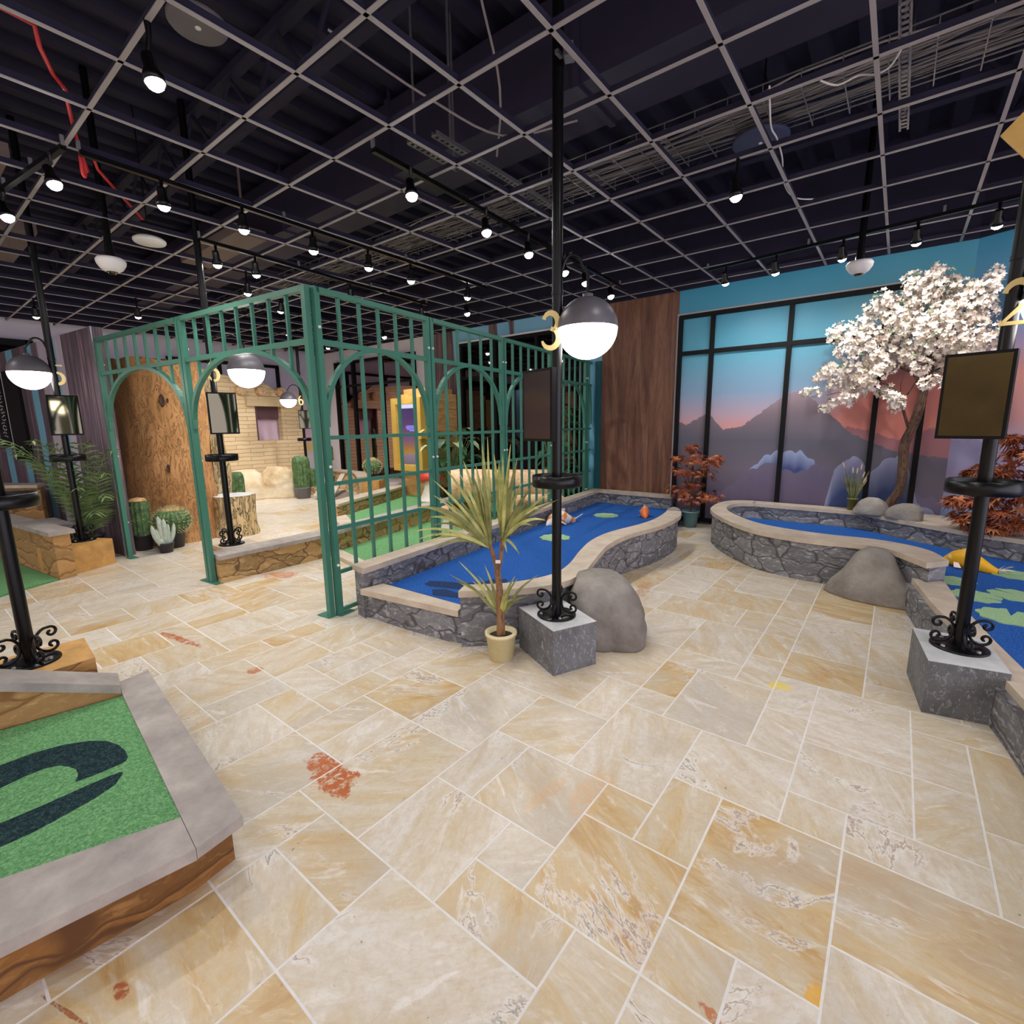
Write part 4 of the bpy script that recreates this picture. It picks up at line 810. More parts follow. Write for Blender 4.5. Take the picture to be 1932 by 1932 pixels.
# ------------------------------------------------------------------ partition, trunk, adobe house, kiosk, signs
def partition():
    d = Vector((-.9945,-.105)); n = Vector((-.105,.9945)); a = Vector((-7.20,1.655))
    t = thing('mural_partition', 'long partition printed with grey and blue forest stripes beside the fence', 'partition', (a.x, a.y, 0))
    mb = MB(); e = a+d*5.2; mb.prism([(a.x,a.y),(e.x,e.y),(e.x+n.x*.1,e.y+n.y*.1),(a.x+n.x*.1,a.y+n.y*.1)], 0, 2.64); build(mb, 'printed_panel', MT['partition'], t)
    mb = MB(); q = a+d*.02-n*.006; mb.box((q.x, q.y, 1.32), (.05,.012,2.64), math.atan2(d.y,d.x)); build(mb, 'edge_trim', MT['steel'], t)
partition()
def trunk():
    c = Vector((-7.93, 2.50, 0)); r = .56; H = 2.38
    t = thing('tree_trunk', 'tall hollow tree trunk with brown carved bark behind the open arches', 'tree trunk', tuple(c))
    face = math.atan2(-c.y, -c.x)
    def shell(mb, a0, a1, r0, r1, z0, z1, n=40, m=26, wob=.035, seed=0):
        vs = []; 
        for j in range(m+1):
            z = z0+(z1-z0)*j/m
            for i in range(n+1):
                a = a0+(a1-a0)*i/n; fl = 1+.07*math.exp(-z*3)-.03*math.exp(-((z-1.3)/.5)**2)
                rr = r1*fl+wob*noise.noise(Vector((math.cos(a)*3+seed, math.sin(a)*3, z*1.6)))+.012*noise.noise(Vector((math.cos(a)*16, math.sin(a)*16, z*5)))
                vs.append((c.x+rr*math.cos(a), c.y+rr*math.sin(a), z+(.05*noise.noise(Vector((a*2,seed,0))) if j == m else 0)))
        N = len(vs)
        for j in (0, m):
            for i in range(n+1):
                a = a0+(a1-a0)*i/n; v = vs[j*(n+1)+i]; vs.append((c.x+r0*math.cos(a), c.y+r0*math.sin(a), v[2]))
        fs = [(j*(n+1)+i, j*(n+1)+i+1, (j+1)*(n+1)+i+1, (j+1)*(n+1)+i) for j in range(m) for i in range(n)]
        mb.add(vs, fs, 0, True)
        fs = []
        for i in range(n):
            fs.append((m*(n+1)+i, m*(n+1)+i+1, N+n+1+i+1, N+n+1+i))
        vs2 = list(vs); mb.add(vs2, fs, 1)
        # jambs and inside
        ins = []
        for i in range(n+1):
            a = a0+(a1-a0)*i/n; ins += [(c.x+r0*math.cos(a), c.y+r0*math.sin(a), z0), (c.x+r0*math.cos(a), c.y+r0*math.sin(a), z1)]
        mb.add(ins, [(2*i, 2*i+1, 2*i+3, 2*i+2) for i in range(n)], 1)
        for a in (a0, a1):
            v = []
            for j in range(m+1):
                z = z0+(z1-z0)*j/m; v += [(c.x+r0*math.cos(a), c.y+r0*math.sin(a), z), (c.x+(r1+.0)*math.cos(a), c.y+(r1+.0)*math.sin(a), z)]
            mb.add(v, [(2*j, 2*j+1, 2*j+3, 2*j+2) for j in range(m)], 1)
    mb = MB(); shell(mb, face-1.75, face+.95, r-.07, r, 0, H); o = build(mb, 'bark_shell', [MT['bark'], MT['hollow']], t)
    mb = MB(); shell(mb, face+1.75, face+4.3, r-.05, r+.03, 0, H-.1, 30, 20, .04, 5); build(mb, 'rear_bark', [MT['palebark'], MT['hollow']], t)
    mb = MB(); vs = []; am = face+1.5; m_ = 22
    for j in range(m_+1):
        z = (H-.06)*j/m_; w_ = .05+.03*noise.noise(Vector((z*2.2,3,1))); ro = r+.07+.05*noise.noise(Vector((z*1.7,8,2)))+.10*math.exp(-z*2.2)
        for rr_, da in ((r-.10,-.10),(ro,-.10),(ro+.02,.06),(r-.08,.12)): vs.append((c.x+rr_*math.cos(am+da), c.y+rr_*math.sin(am+da), z))
    mb.add(vs, [(4*j+k, 4*j+(k+1)%4, 4*j+4+(k+1)%4, 4*j+4+k) for j in range(m_) for k in range(4)]+[(3,2,1,0),(4*m_,4*m_+1,4*m_+2,4*m_+3)], 0, False); build(mb, 'split_edge', MT['palebark'], t)
    mb = MB(); 
    for (aa, z, s) in [(-.05,1.86,.075),(.5,1.32,.05),(-.1,1.0,.05),(.05,1.86,.03)]:
        a = face+aa; p = Vector((c.x+(r+.005)*math.cos(a), c.y+(r+.005)*math.sin(a), z)); n_ = Vector((math.cos(a), math.sin(a), 0)); q = n_.to_track_quat('Z','Y').to_matrix()
        o = len(mb.v); mb.lathe([(0,.012),(s*.3,.012),(s*.42,.02),(s*.5,.0)], 14)
        for i in range(o, len(mb.v)):
            v = Vector(mb.v[i]); v.x *= .8; v.y *= 2.2; mb.v[i] = tuple(q @ v+p)
    build(mb, 'knot', MT['hollow'], t)
    # stump seat
    c2 = (-7.40, 3.02, 0); t = thing('log_stump', 'low pale barked stump with a flat white top beside the tall trunk', 'stump', c2)
    mb = MB(); prof = []
    vs = []; n = 28
    for j, (rr, z) in enumerate([(.30,0),(.275,.1),(.26,.3),(.265,.5),(.27,.57)]):
        for i in range(n):
            a = 2*PI*i/n; q = rr+.03*noise.noise(Vector((math.cos(a)*4, math.sin(a)*4, z*2))); vs.append((c2[0]+q*math.cos(a), c2[1]+q*math.sin(a), z))
    mb.add(vs, [(j*n+i, j*n+(i+1)%n, (j+1)*n+(i+1)%n, (j+1)*n+i) for j in range(4) for i in range(n)], 0, True); build(mb, 'bark', MT['palebark'], t)
    mb = MB(); mb.add(vs[4*n:], [tuple(range(n))]); build(mb, 'cut_top', MT['blocktop'], t)
trunk()
def adobe():
    x = -12.2; t = thing('adobe_house', 'sandy adobe house front with small windows and round roof beam ends', 'house front', (x, 5.2, 0))
    m = M('adobe brick', rough=.85); v = m.mapping((1, 1, 1)); 
    yz = m.n('SeparateXYZ', {'Vector': m.co()}).outputs; vv = m.n('CombineXYZ', {'X': yz[1], 'Y': yz[2]}).outputs[0]
    b = m.n('TexBrick', {'Vector': m.n('VectorMath', {0: vv, 1: m.n('VectorMath', {0: m.noise(3, out='Color'), 'Scale': .06}, operation='SCALE').outputs[0]}, operation='ADD').outputs[0], 'Color1': C(226,202,164), 'Color2': C(216,188,146), 'Mortar': C(190,158,116), 'Scale': 1.0, 'Mortar Size': .010, 'Brick Width': .62, 'Row Height': .095, 'Mortar Smooth': .6})
    m.col(b.outputs['Color']).bump(m.math('SUBTRACT', 1, b.outputs['Fac']), .5, .02)
    top = [(3.0,2.72),(4.4,2.74),(4.9,2.72),(5.35,2.66),(5.8,2.66),(6.2,2.42),(6.55,2.18),(6.85,2.10)]
    wins = [(4.15,4.72,1.2,2.02),(5.68,6.32,1.2,2.02)]
    mb = MB(); ys = sorted({3.0,6.85}|{y for w in wins for y in w[:2]}|{p[0] for p in top})
    def th(y):
        for (a, b_), (c_, d) in zip(top, top[1:]):
            if a <= y <= c_: return b_+(d-b_)*(y-a)/(c_-a)
        return top[-1][1]
    for y0, y1 in zip(ys, ys[1:]):
        w = [q for q in wins if q[0] <= y0 and y1 <= q[1]]
        segs = [(0, None)] if not w else [(0, w[0][2]), (w[0][3], None)]
        for z0, z1 in segs:
            za, zb = (th(y0), th(y1)) if z1 is None else (z1, z1)
            mb.add([(x,y0,z0),(x,y1,z0),(x,y1,zb),(x,y0,za),(x-.2,y0,z0),(x-.2,y1,z0),(x-.2,y1,zb),(x-.2,y0,za)], [(0,1,2,3),(7,6,5,4),(3,2,6,7),(0,4,5,1),(1,5,6,2),(0,3,7,4)])
    build(mb, 'adobe_wall', m, t)
    for y0, y1, z0, z1 in wins:
        mb = MB(); mb.box((x+.02,(y0+y1)/2,z1+.08), (.16, y1-y0+.42, .17)); build(mb, 'lintel', m_plain('weathered lintel', (200,176,136), .8, var=.1), t)
        mb = MB(); mb.box((x-.16,(y0+y1)/2,(z0+z1)/2+.27), (.02, y1-y0, .30)); mb.box((x-.1,y0+.02,(z0+z1)/2), (.18,.04,z1-z0)); build(mb, 'window_blind', m_plain('plum blind', (92,60,66), .7), t)
    for y in (4.0,4.4,5.36,5.82,6.30):
        mb = MB(); p = Vector((x,y,2.37)); o = 0; mb.lathe([(0,.16),(.055,.16),(.06,.145),(.085,.145),(.095,.16),(.105,.13),(.11,.0)], 18)
        mb.v = [(x+v[2], y+v[0], 2.37+v[1]) for v in mb.v]; build(mb, 'beam_end', MT['palelog'], t)
adobe()
def kiosk():
    t = thing('kiosk', 'pale plank wood kiosk with a yellow framed screen behind the barred fence', 'kiosk', (-7.56, 7.0, 0))
    mb = MB(); mb.box((-7.56, 7.0, 1.06), (.74, .82, 2.12)); build(mb, 'plank_body', MT['palewood'], t)
    mb = MB(); mb.box((-7.56, 6.98, 2.17), (.66, .7, .10)); build(mb, 'top_board', MT['tanblock'], t)
    mb = MB(); x0, x1, z0, z1 = -8.03, -7.17, .62, 2.04; y = 6.5; 
    mb.box(((x0+x1)/2, y, z1-.06), (x1-x0, .2, .12)); mb.box(((x0+x1)/2, y, z0+.06), (x1-x0, .2, .12)); mb.box((x0+.065, y, (z0+z1)/2), (.13, .2, z1-z0-.24)); mb.box((x1-.065, y, (z0+z1)/2), (.13, .2, z1-z0-.24)); build(mb, 'screen_frame', MT['yellow'], t)
    m = M('kiosk display', rough=.15); X, Y, Z = m.xyz(m.n('NewGeometry').outputs['Position'])
    m.col(C(20,18,24)); c = m.ramp(m.math('DIVIDE', m.math('SUBTRACT', Z, .74), 1.18), [(.0, C(96,84,96)), (.16, C(120,106,118)), (.2, C(150,110,30)), (.3, C(130,90,60)), (.42, C(104,66,104)), (.75, C(70,48,92)), (.93, C(58,46,88)), (.945, C(200,205,250))])
    m.set(m.b.inputs['Emission Color'], c); m.b.inputs['Emission Strength'].default_value = .55
    mb = MB(); mb.box((-7.60, 6.55, 1.33), (.60, .02, 1.18)); d = build(mb, 'display', m, t)
    tm = m_plain('lit screen text', (120,130,255), .5).emit(C(110,120,250), .9)
    mb = MB(); rr = random.Random(5)
    for i, (w, z) in enumerate([(.30,1.50),(.34,1.47),(.28,1.44),(.12,1.41)]):
        x = -7.60-w/2
        while x < -7.60+w/2: q = rr.uniform(.012,.035); mb.box((x+q/2, 6.538, z), (q, .003, .012)); x += q+.008
    build(mb, 'screen_text', tm, d)
kiosk()
def signs():
    # folding chalk board and dark post board by the far palms
    A_ = Vector((-7.20,1.655,0)); D_ = Vector((-.9945,-.105,0)); N_ = Vector((.105,-.9945,0)); rz = math.atan2(D_.y, D_.x)
    p = A_+D_*3.66+N_*.015; t = thing('menu_board', 'black chalk board with white scribbles fixed to the striped partition', 'sign board', tuple(p))
    mb = MB(); mb.box((p.x,p.y,1.76), (.46,.03,1.02), rz); build(mb, 'board', MT['blackmatt'], t)
    mb = MB(); rr = random.Random(9)
    for k in range(16):
        z = 2.18-.05*k; q = p+N_*.018+D_*rr.uniform(-.18,-.10); mb.tube([tuple(q+D_*(i*.05)+Vector((0,0,z+rr.uniform(-.016,.016)))) for i in range(4)], .006, 4)
    build(mb, 'chalk_marks', MT['white'], t)
    p = A_+D_*2.97+N_*.02; t = thing('menu_board', 'plain dark board with a pale edge beside the chalk board', 'sign board', tuple(p))
    mb = MB(); mb.box((p.x,p.y,1.72), (.62,.04,1.28), rz); build(mb, 'board', MT['blackmatt'], t)
    mb = MB(); q = p+D_*.315; mb.box((q.x,q.y,1.72), (.012,.05,1.28), rz); build(mb, 'edge', MT['white'], t)
    # gold plaque hanging at the upper edge of the view
    t = thing('hanging_plaque', 'gold cut-out plaque hanging from the ceiling grid near lamp post 2', 'plaque', (.5,3.17,2.7))
    mb = MB(); pts = [(0,.02),(.10,.14),(.30,.20),(.52,.16),(.60,.0),(.50,-.14),(.28,-.16),(.10,-.10)]
    a = Vector((.225,3.20,2.69)); d = Vector((.985,-.10,-.14)); n = Vector((.10,.99,0))*.012; k = len(pts)
    f = [a+d*p[0]+Vector((0,0,p[1])) for p in pts]; vs = f+[v+n for v in f]; mb.add(vs, [tuple(range(k)), tuple(range(2*k-1,k-1,-1))]+[(i,(i+1)%k,k+(i+1)%k,k+i) for i in range(k)]); build(mb, 'plaque_face', m_plain('gold plaque', (206,166,96), .5, .1, var=.12, scale=12), t)
    mb = MB(); q = a+d*.3; mb.tube([(q.x,q.y,q.z+.19),(q.x,q.y,GZ)], .004, 6); build(mb, 'cord', MT['black'], t)
signs()
# ------------------------------------------------------------------ rocks
def rock(name, lab, c, size, mat, seed, prof, rz=0, lean=(0,0), rough=.10, seg=40, rows=26):
    mb = MB(); vs = []; prof_r = lambda u: prof[min(int(u*(len(prof)-1)), len(prof)-2)]*(1-(u*(len(prof)-1))%1)+prof[min(int(u*(len(prof)-1))+1, len(prof)-1)]*((u*(len(prof)-1))%1) if u < 1 else prof[-1]
    for j in range(rows+1):
        u = j/rows; z = size[2]*u
        for i in range(seg):
            a = 2*PI*i/seg; e = 2.6; ca, sa = math.cos(a), math.sin(a); k = (abs(ca)**e+abs(sa)**e)**(-1/e)
            w = 1+rough*2*noise.noise(Vector((ca*1.2+seed, sa*1.2, z*2.4/size[2]*.6)))+rough*.6*noise.noise(Vector((ca*4+seed, sa*4, z*8)))
            r = prof_r(u)*k*w; x, y = r*ca*size[0]/2, r*sa*size[1]/2
            vs.append((c[0]+x*math.cos(rz)-y*math.sin(rz)+lean[0]*u*u, c[1]+x*math.sin(rz)+y*math.cos(rz)+lean[1]*u*u, c[2]+z+(.03*size[2]*noise.noise(Vector((x*5,y*5,seed))) if j == rows else 0)))
    fs = [(j*seg+i, j*seg+(i+1)%seg, (j+1)*seg+(i+1)%seg, (j+1)*seg+i) for j in range(rows) for i in range(seg)]
    vs.append((c[0]+lean[0], c[1]+lean[1], c[2]+size[2]*1.015)); top = len(vs)-1
    fs += [(rows*seg+i, rows*seg+(i+1)%seg, top) for i in range(seg)]+[tuple(range(seg-1,-1,-1))]
    mb.add(vs, fs, 0, True); o = build(mb, name, mat); return tag(o, lab, 'rock')
rock('boulder', 'smooth grey boulder leaning against the curved blue course wall beside the grey block', (-1.49,3.02,0), (.50,.52,.43), MT['rock'], 3.1, [1.0,1.04,1.06,1.05,1.02,.97,.89,.77,.58], .5, (-.13,.02), .10)
rock('boulder', 'grey trapezoid boulder standing against the pond course wall', (-.06,5.06,0), (.66,.40,.42), MT['rock'], 8.4, [1.05,1.0,.92,.80,.68,.58,.50,.42,.22], -.25, (.02,.04), .07)
rock('small_rock', 'flat grey rock lying inside the rounded end of the pond course', (-1.50,6.45,.21), (.42,.20,.12), MT['rock'], 5.5, [1,1.02,.98,.9,.75,.55,.2], -.6, (0,0), .12)
rock('small_rock', 'small pale rock at the far end of the narrow blue course', (-2.38,6.75,.21), (.22,.2,.12), MT['rock'], 6.6, [1,1.02,.98,.9,.75,.55,.2], .3, (0,0), .12)
rock('small_rock', 'rounded grey rock beside the grass pot under the blossom tree', (-.16,7.08,.412), (.34,.26,.19), MT['rock'], 1.7, [1,1.03,1.0,.93,.82,.62,.3], 0, (0,0), .08)
rock('small_rock', 'wide flat grey rock in front of the blossom tree trunk', (.14,6.90,.412), (.36,.22,.17), MT['rock'], 2.9, [1,1.03,1.0,.93,.84,.66,.3], -.5, (.02,0), .08)
rock('boulder', 'large pale tan boulder before the adobe house', (-10.95,4.75,0), (.75,.85,.62), MT['tanrock'], 4.2, [1.02,1,.97,.92,.84,.7,.4], .2, (0,0), .12)
rock('boulder', 'biggest tan boulder with pale flat top before the adobe house', (-10.7,5.35,0), (.8,.72,.66), MT['tanrock'], 9.3, [1.02,1,.97,.93,.86,.76,.5], .8, (0,0), .12)
rock('boulder', 'squat tan boulder between the pale boulder and the ribbed cactus', (-10.75,5.85,0), (.55,.5,.52), MT['tanrock'], 11.3, [1.02,1,.98,.95,.9,.8,.55], .4, (0,0), .10)
# ------------------------------------------------------------------ pots and plants
def pot(t, c, r0, r1, h, mat, rim=.012, soil=True, name='pot'):
    mb = MB(); mb.lathe([(0,0),(r0,0),(r1,h-.02),(r1+rim*.6,h-.02),(r1+rim*.6,h),(r1-rim,h),(r1-rim*1.4,h-.05),(0,h-.05)], 30, c); o = build(mb, name, mat, t)
    if soil:
        mb = MB(); mb.lathe([(r1-rim*1.3,h-.03),(r1*.5,h-.022),(0,h-.02)], 24, c); build(mb, 'soil', MT['soil'], t)
def yucca():
    c = Vector((-1.905,2.305,0)); rt = Vector((.79,.61,0)); fwd = Vector((-.61,.79,0)); rr = random.Random(4)
    t = thing('strap_leaf_plant', 'tall yellow green strap leaf plant in a cream pot before lamp post 3', 'potted plant', tuple(c))
    pot(t, c, .078, .097, .185, MT['creampot'])
    P = lambda px, py, dep=0: c+rt*((px-946)*.00333)+Vector((0,0,(1235-py)*.00343))+fwd*dep
    mb = MB(); mb.tube([c+Vector((0,0,.15)), P(946,1150), P(945,1100), P(941,1060)], [.03,.026,.022,.02], 10)
    mb.tube([P(942,1064), P(936,1040), P(928,1010)], [.016,.014,.012], 8); mb.tube([P(942,1064), P(948,1040), P(952,1000)], [.016,.014,.012], 8); build(mb, 'stem', m_bark('yucca stem', (70,46,28), (132,92,58), (164,122,84), .4), t)
    tips = [(926,818),(970,831),(982,852),(878,862),(853,874),(830,889),(828,918),(794,940),(784,984),(797,995),(828,1012),(984,1032),(1057,927),(1041,914),(1006,903),(918,828),(905,865),(945,874),(938,850),(890,900),(870,930),(955,900),(995,960),(1020,940),(865,905),(900,880),(962,880),(843,960),(915,900),(975,920),(850,990),(1005,930),(880,960),(930,890),(948,860),(1030,960),(815,960),(900,930),(860,950),(1010,985),(840,930),(968,860),(990,900),(940,930),(920,870),(888,985),(870,1010)]
    tips += [(946+(x-946)*rr.uniform(.55,.95)+rr.uniform(-22,22), 1010+(y-1010)*rr.uniform(.6,.98)+rr.uniform(-12,12)) for x, y in tips[:16]]
    A, B = MB(), MB()
    for i, (x, y) in enumerate(tips):
        o = P(930,1020) if x < 935 else P(952,1005)
        e = P(x, y, rr.uniform(-.16,.16)); L = (e-o).length
        droop = .10*L if y > 930 else .03*L
        mid = o.lerp(e, .5)+Vector((0,0,droop+.02))+fwd*rr.uniform(-.03,.03); q = [o, o.lerp(mid,.55)+Vector((0,0,.01)), mid, mid.lerp(e,.55)+Vector((0,0,droop*.4)), e]
        pts = catmull(q, 3); (A if rr.random() < .72 else B).strap(pts, rr.uniform(.019,.030), (fwd*-1+Vector((0,0,.5))+rt*rr.uniform(-.5,.5)), 0, .35)
    for i, (x, y) in enumerate([(852,1063),(869,1041),(861,1086),(1022,1078),(975,1069),(979,1076),(905,1070),(960,1090),(890,1090),(1000,1100),(915,1060),(970,1110)]):
        o = P(945,1150); e = P(x, y, rr.uniform(-.12,.12)); mid = o.lerp(e,.55)+Vector((0,0,.035))
        (A if i % 3 else B).strap(catmull([o, o.lerp(mid,.5), mid, e], 4), .022, (fwd*-1+Vector((0,0,.5))), 0, .35)
    build(A, 'leaves', MT['yucca'], t); build(B, 'dull_leaves', MT['yucca2'], t)
    mb = MB(); p = P(943,1043,-.03); mb.box(tuple(p), (.03,.012,.018), .6); build(mb, 'tag_clip', MT['white'], t)
yucca()
def star_leaf(mb, p, d, up, s, mi=0):   # five-lobed maple leaf
    d = Vector(d).normalized(); sd = d.cross(Vector(up)); 
    if sd.length < .01: sd = d.cross(Vector((1,0,0)))
    sd.normalize(); n = sd.cross(d); vs = [p]
    out = []
    for k, (a, l) in enumerate([(-130,.5),(-100,.3),(-75,.85),(-48,.32),(-32,.95),(-14,.36),(0,1.15),(14,.36),(32,.95),(48,.32),(75,.85),(100,.3),(130,.5)]):
        a = math.radians(a); out.append(p+(d*math.cos(a)+sd*math.sin(a))*(l*s)-n*(l*l*s*.25))
    mb.add([p]+out, [(0,i+1,i+2) for i in range(len(out)-1)], mi, False)
def maple(c, h, rad, lab, potmat, blobs, nper, s, mats, seed, potdim=(.085,.115,.235), base=0):
    rr = random.Random(seed); c = Vector(c); t = thing('maple_plant', lab, 'potted plant', tuple(c))
    if potmat: pot(t, c, *potdim, potmat)
    mb = MB(); z0 = potdim[2]-.05 if potmat else 0
    mb.tube([c+Vector((0,0,z0)), c+Vector((.01,.0,h*.4)), c+Vector((-.01,.01,h*.9))], [.014,.012,.006], 7)
    for b in blobs: mb.tube([c+Vector((0,0,max(z0,b[2]*.6))), c+Vector(b[:3])*1.0], [.007,.003], 5)
    build(mb, 'stem', MT['branch'], t); L = [MB(), MB(), MB()]
    for bx, by, bz, br in blobs:
        for k in range(nper):
            v = Vector((rr.gauss(0,1), rr.gauss(0,1), rr.gauss(0,.55))); v = v.normalized()*br*rr.random()**.45; v.z *= .62
            d = Vector((v.x, v.y, v.z*.3-rr.uniform(0,.5)*br)).normalized()+Vector((rr.uniform(-.5,.5), rr.uniform(-.5,.5), rr.uniform(-.4,.2)))
            star_leaf(L[rr.choice((0,0,0,1,1,2))], c+Vector((bx,by,bz))+v, d, (rr.uniform(-.4,.4), rr.uniform(-.4,.4), 1), s*rr.uniform(.7,1.2))
    for q, nm, m in zip(L, ('leaves','light_leaves','dark_leaves'), mats): build(q, nm, m, t)
maple((-2.27,7.12,0), 1.15, .4, 'rust orange maple plant in a teal pot at the foot of the mural window', MT['bluepot'],
      [(-.02,0,1.14,.11),(-.24,.05,.98,.10),(.02,-.02,.98,.22),(.24,0,.96,.16),(-.14,-.06,.80,.17),(.12,.02,.78,.20),(-.20,0,.52,.18),(.02,-.05,.46,.22),(.24,.02,.46,.18),(.0,.05,.62,.14),(.33,0,1.02,.06)], 62, .062, (MT['maple'], MT['maple2'], MT['maple3']), 1)
maple((.72,6.58,.405), 1.0, .4, 'large dark orange maple bush on the planting bed behind lamp post 2', None,
      [(.0,-.05,.30,.20),(.25,-.15,.42,.24),(.06,-.08,.60,.17),(.26,-.15,.78,.20),(-.06,-.06,.14,.16),(.22,-.2,.16,.22),(.45,-.2,.60,.22),(.5,-.25,.95,.18),(-.10,-.05,.58,.06),(-.2,-.06,.30,.07),(.06,-.12,.06,.16),(.5,-.3,.3,.22),(.12,-.1,.92,.05)], 70, .098, (MT['maple'], MT['maple2'], MT['maple3']), 2)
def blossom_tree():
    y0 = 7.12; sc = y0/7.967; rr = random.Random(12)
    c = Vector((-.085, y0, .41)); t = thing('blossom_tree', 'white blossom tree with a crooked brown trunk before the sunset mural', 'tree', tuple(c))
    def P(px, py, dep=0):   # tree plane, in metres round the trunk foot
        u, v = (px-1700)/100, (py-700)/100
        x = -.0413+.4705*u+.0564*v-.0248*u*u+.0031*u*v; z = 2.0308-.0337*u-.5764*v+.0297*u*v-.0072*v*v
        k = 1+dep/y0; return Vector((x*k, y0*k, 1.5+(z-1.5)*k))
    mb = MB(); mb.tube(catmull([Vector((c.x,y0,.38)), P(1697,925), P(1704,877), P(1707,838), P(1722,805), P(1733,775), P(1740,748), P(1752,700), P(1768,640)], 5), [.052]*6+[.05]*12+[.048]*10+[.044]*6+[.04]*4+[.03]*3, 10); build(mb, 'trunk', MT['branch'], t)
    for pts, r in [([(1716,812),(1706,780),(1702,758),(1716,738),(1734,712)],.018),([(1703,760),(1690,735),(1650,720),(1600,735),(1560,745)],.010),([(1745,735),(1720,705),(1690,690),(1640,660)],.014),([(1752,705),(1780,690),(1820,660)],.012),([(1755,690),(1770,620),(1775,560),(1780,530)],.014),([(1765,650),(1810,600),(1850,545),(1880,520)],.012),([(1640,660),(1600,640),(1575,620)],.008),([(1746,728),(1765,708),(1790,715)],.008),([(1700,750),(1700,720),(1712,700)],.007)]:
        d = rr.uniform(-.12,.05); mb = MB(); n = len(pts); mb.tube(catmull([(lambda q: Vector((0,0,1.5))+(q-Vector((0,0,1.5)))*(1-.11*max(0,q.x-.40)))(P(x, y, d*i/(n-1))) for i, (x, y) in enumerate(pts)], 4), [r*(1-.6*k/((n-1)*4)) for k in range((n-1)*4+1)], 6); build(mb, 'branch', MT['branch'], t)
    clumps = [(1590,625,24),(1580,635,20),(1620,640,30),(1640,650,32),(1600,660,26),(1632,610,20),(1655,632,24),(1668,570,26),(1650,585,22),(1690,580,30),(1710,610,32),(1680,615,30),(1740,545,34),(1765,535,34),(1730,530,24),(1770,510,16),(1750,580,34),(1780,570,30),(1720,570,24),(1775,600,30),(1745,620,34),(1700,650,34),(1720,670,28),(1760,650,34),(1790,630,32),(1810,590,34),(1830,570,32),(1850,550,30),(1870,530,24),(1880,512,14),(1815,545,26),(1800,530,18),(1840,600,26),(1860,580,24),(1870,620,20),(1850,640,26),(1820,640,30),(1800,660,30),(1840,665,24),(1870,655,22),(1885,640,14),(1780,690,26),(1750,700,24),(1765,720,16),(1800,695,18),(1610,700,26),(1640,690,28),(1630,715,24),(1660,700,26),(1680,680,26),(1600,720,22),(1580,700,18),(1560,700,16),(1545,710,12),(1572,725,18),(1600,745,18),(1620,740,16),(1640,725,18),(1520,740,10),(1538,738,12),(1555,770,12),(1575,760,14),(1605,755,12),(1680,750,16),(1690,765,16),(1675,735,14),(1698,755,12),(1660,740,10),(1650,670,22),(1572,630,14),(1745,725,14),(1735,690,20),(1565,690,12),(1810,705,10)]
    A, B, G = MB(), MB(), MB()
    for x, y, r in clumps:
        ctr = P(x, y, rr.uniform(-.30,.08)); R = r*.0054
        k_ = 1-.11*max(0, ctr.x-.40); ctr = Vector((0,0,1.5))+(ctr-Vector((0,0,1.5)))*k_
        for k in range(int(9+r*r*.075)):
            v = Vector((rr.gauss(0,1), rr.gauss(0,1), rr.gauss(0,1))).normalized()*R*rr.random()**.33; p = ctr+v
            n = (v.normalized()+Vector((rr.uniform(-.5,.5), rr.uniform(-.8,.2), rr.uniform(-.3,.7)))).normalized(); u = n.orthogonal().normalized(); w = n.cross(u); s = rr.uniform(.024,.038); a0 = rr.random()*6
            vs = [p-n*s*.35]; 
            for q in range(10):
                a = a0+PI*q/5; l = s if q % 2 == 0 else s*.62; vs.append(p+(u*math.cos(a)+w*math.sin(a))*l+n*(s*.28 if q % 2 == 0 else .0))
            (A if rr.random() < .6 else B).add(vs, [(0,q+1,(q+1)%10+1) for q in range(10)])
        if rr.random() < .7:
            p = ctr+Vector((rr.uniform(-1,1)*R, -R*.8, rr.uniform(-1,1)*R)); G.strap([p, p+Vector((.02,0,.01)), p+Vector((.05,-.01,-.01))], .022, (0,-1,.3))
    build(A, 'blossoms', MT['blossom'], t); build(B, 'blush_blossoms', MT['blossom2'], t); build(G, 'leaves', MT['leafgreen'], t)
blossom_tree()
def grass_pot():
    c = Vector((-.36,7.24,.412)); rr = random.Random(2); t = thing('grass_plant', 'tuft of feathery grass in an olive pot against the mural', 'potted plant', tuple(c))
    pot(t, c, .045, .052, .15, MT['bamboo']); A, B = MB(), MB()
    for k in range(46):
        a = rr.uniform(0, 2*PI); L = rr.uniform(.22,.46); o = c+Vector((.02*math.cos(a), .02*math.sin(a), .12)); out = rr.uniform(.05,.42)*L
        e = o+Vector((math.cos(a)*out, math.sin(a)*out*.45, L*.85)); pts = catmull([o, o.lerp(e,.5)+Vector((0,0,.06*L)), e], 4)
        A.strap(pts, .010, (0,-1,.2))
        if k % 7 == 0: B.tube([e, e+(e-o).normalized()*.04, e+(e-o).normalized()*.09+Vector((0,0,-.015))], [.006,.011,.003], 6)
    build(A, 'blades', MT['grass'], t); build(B, 'plumes', MT['plume'], t)
grass_pot()
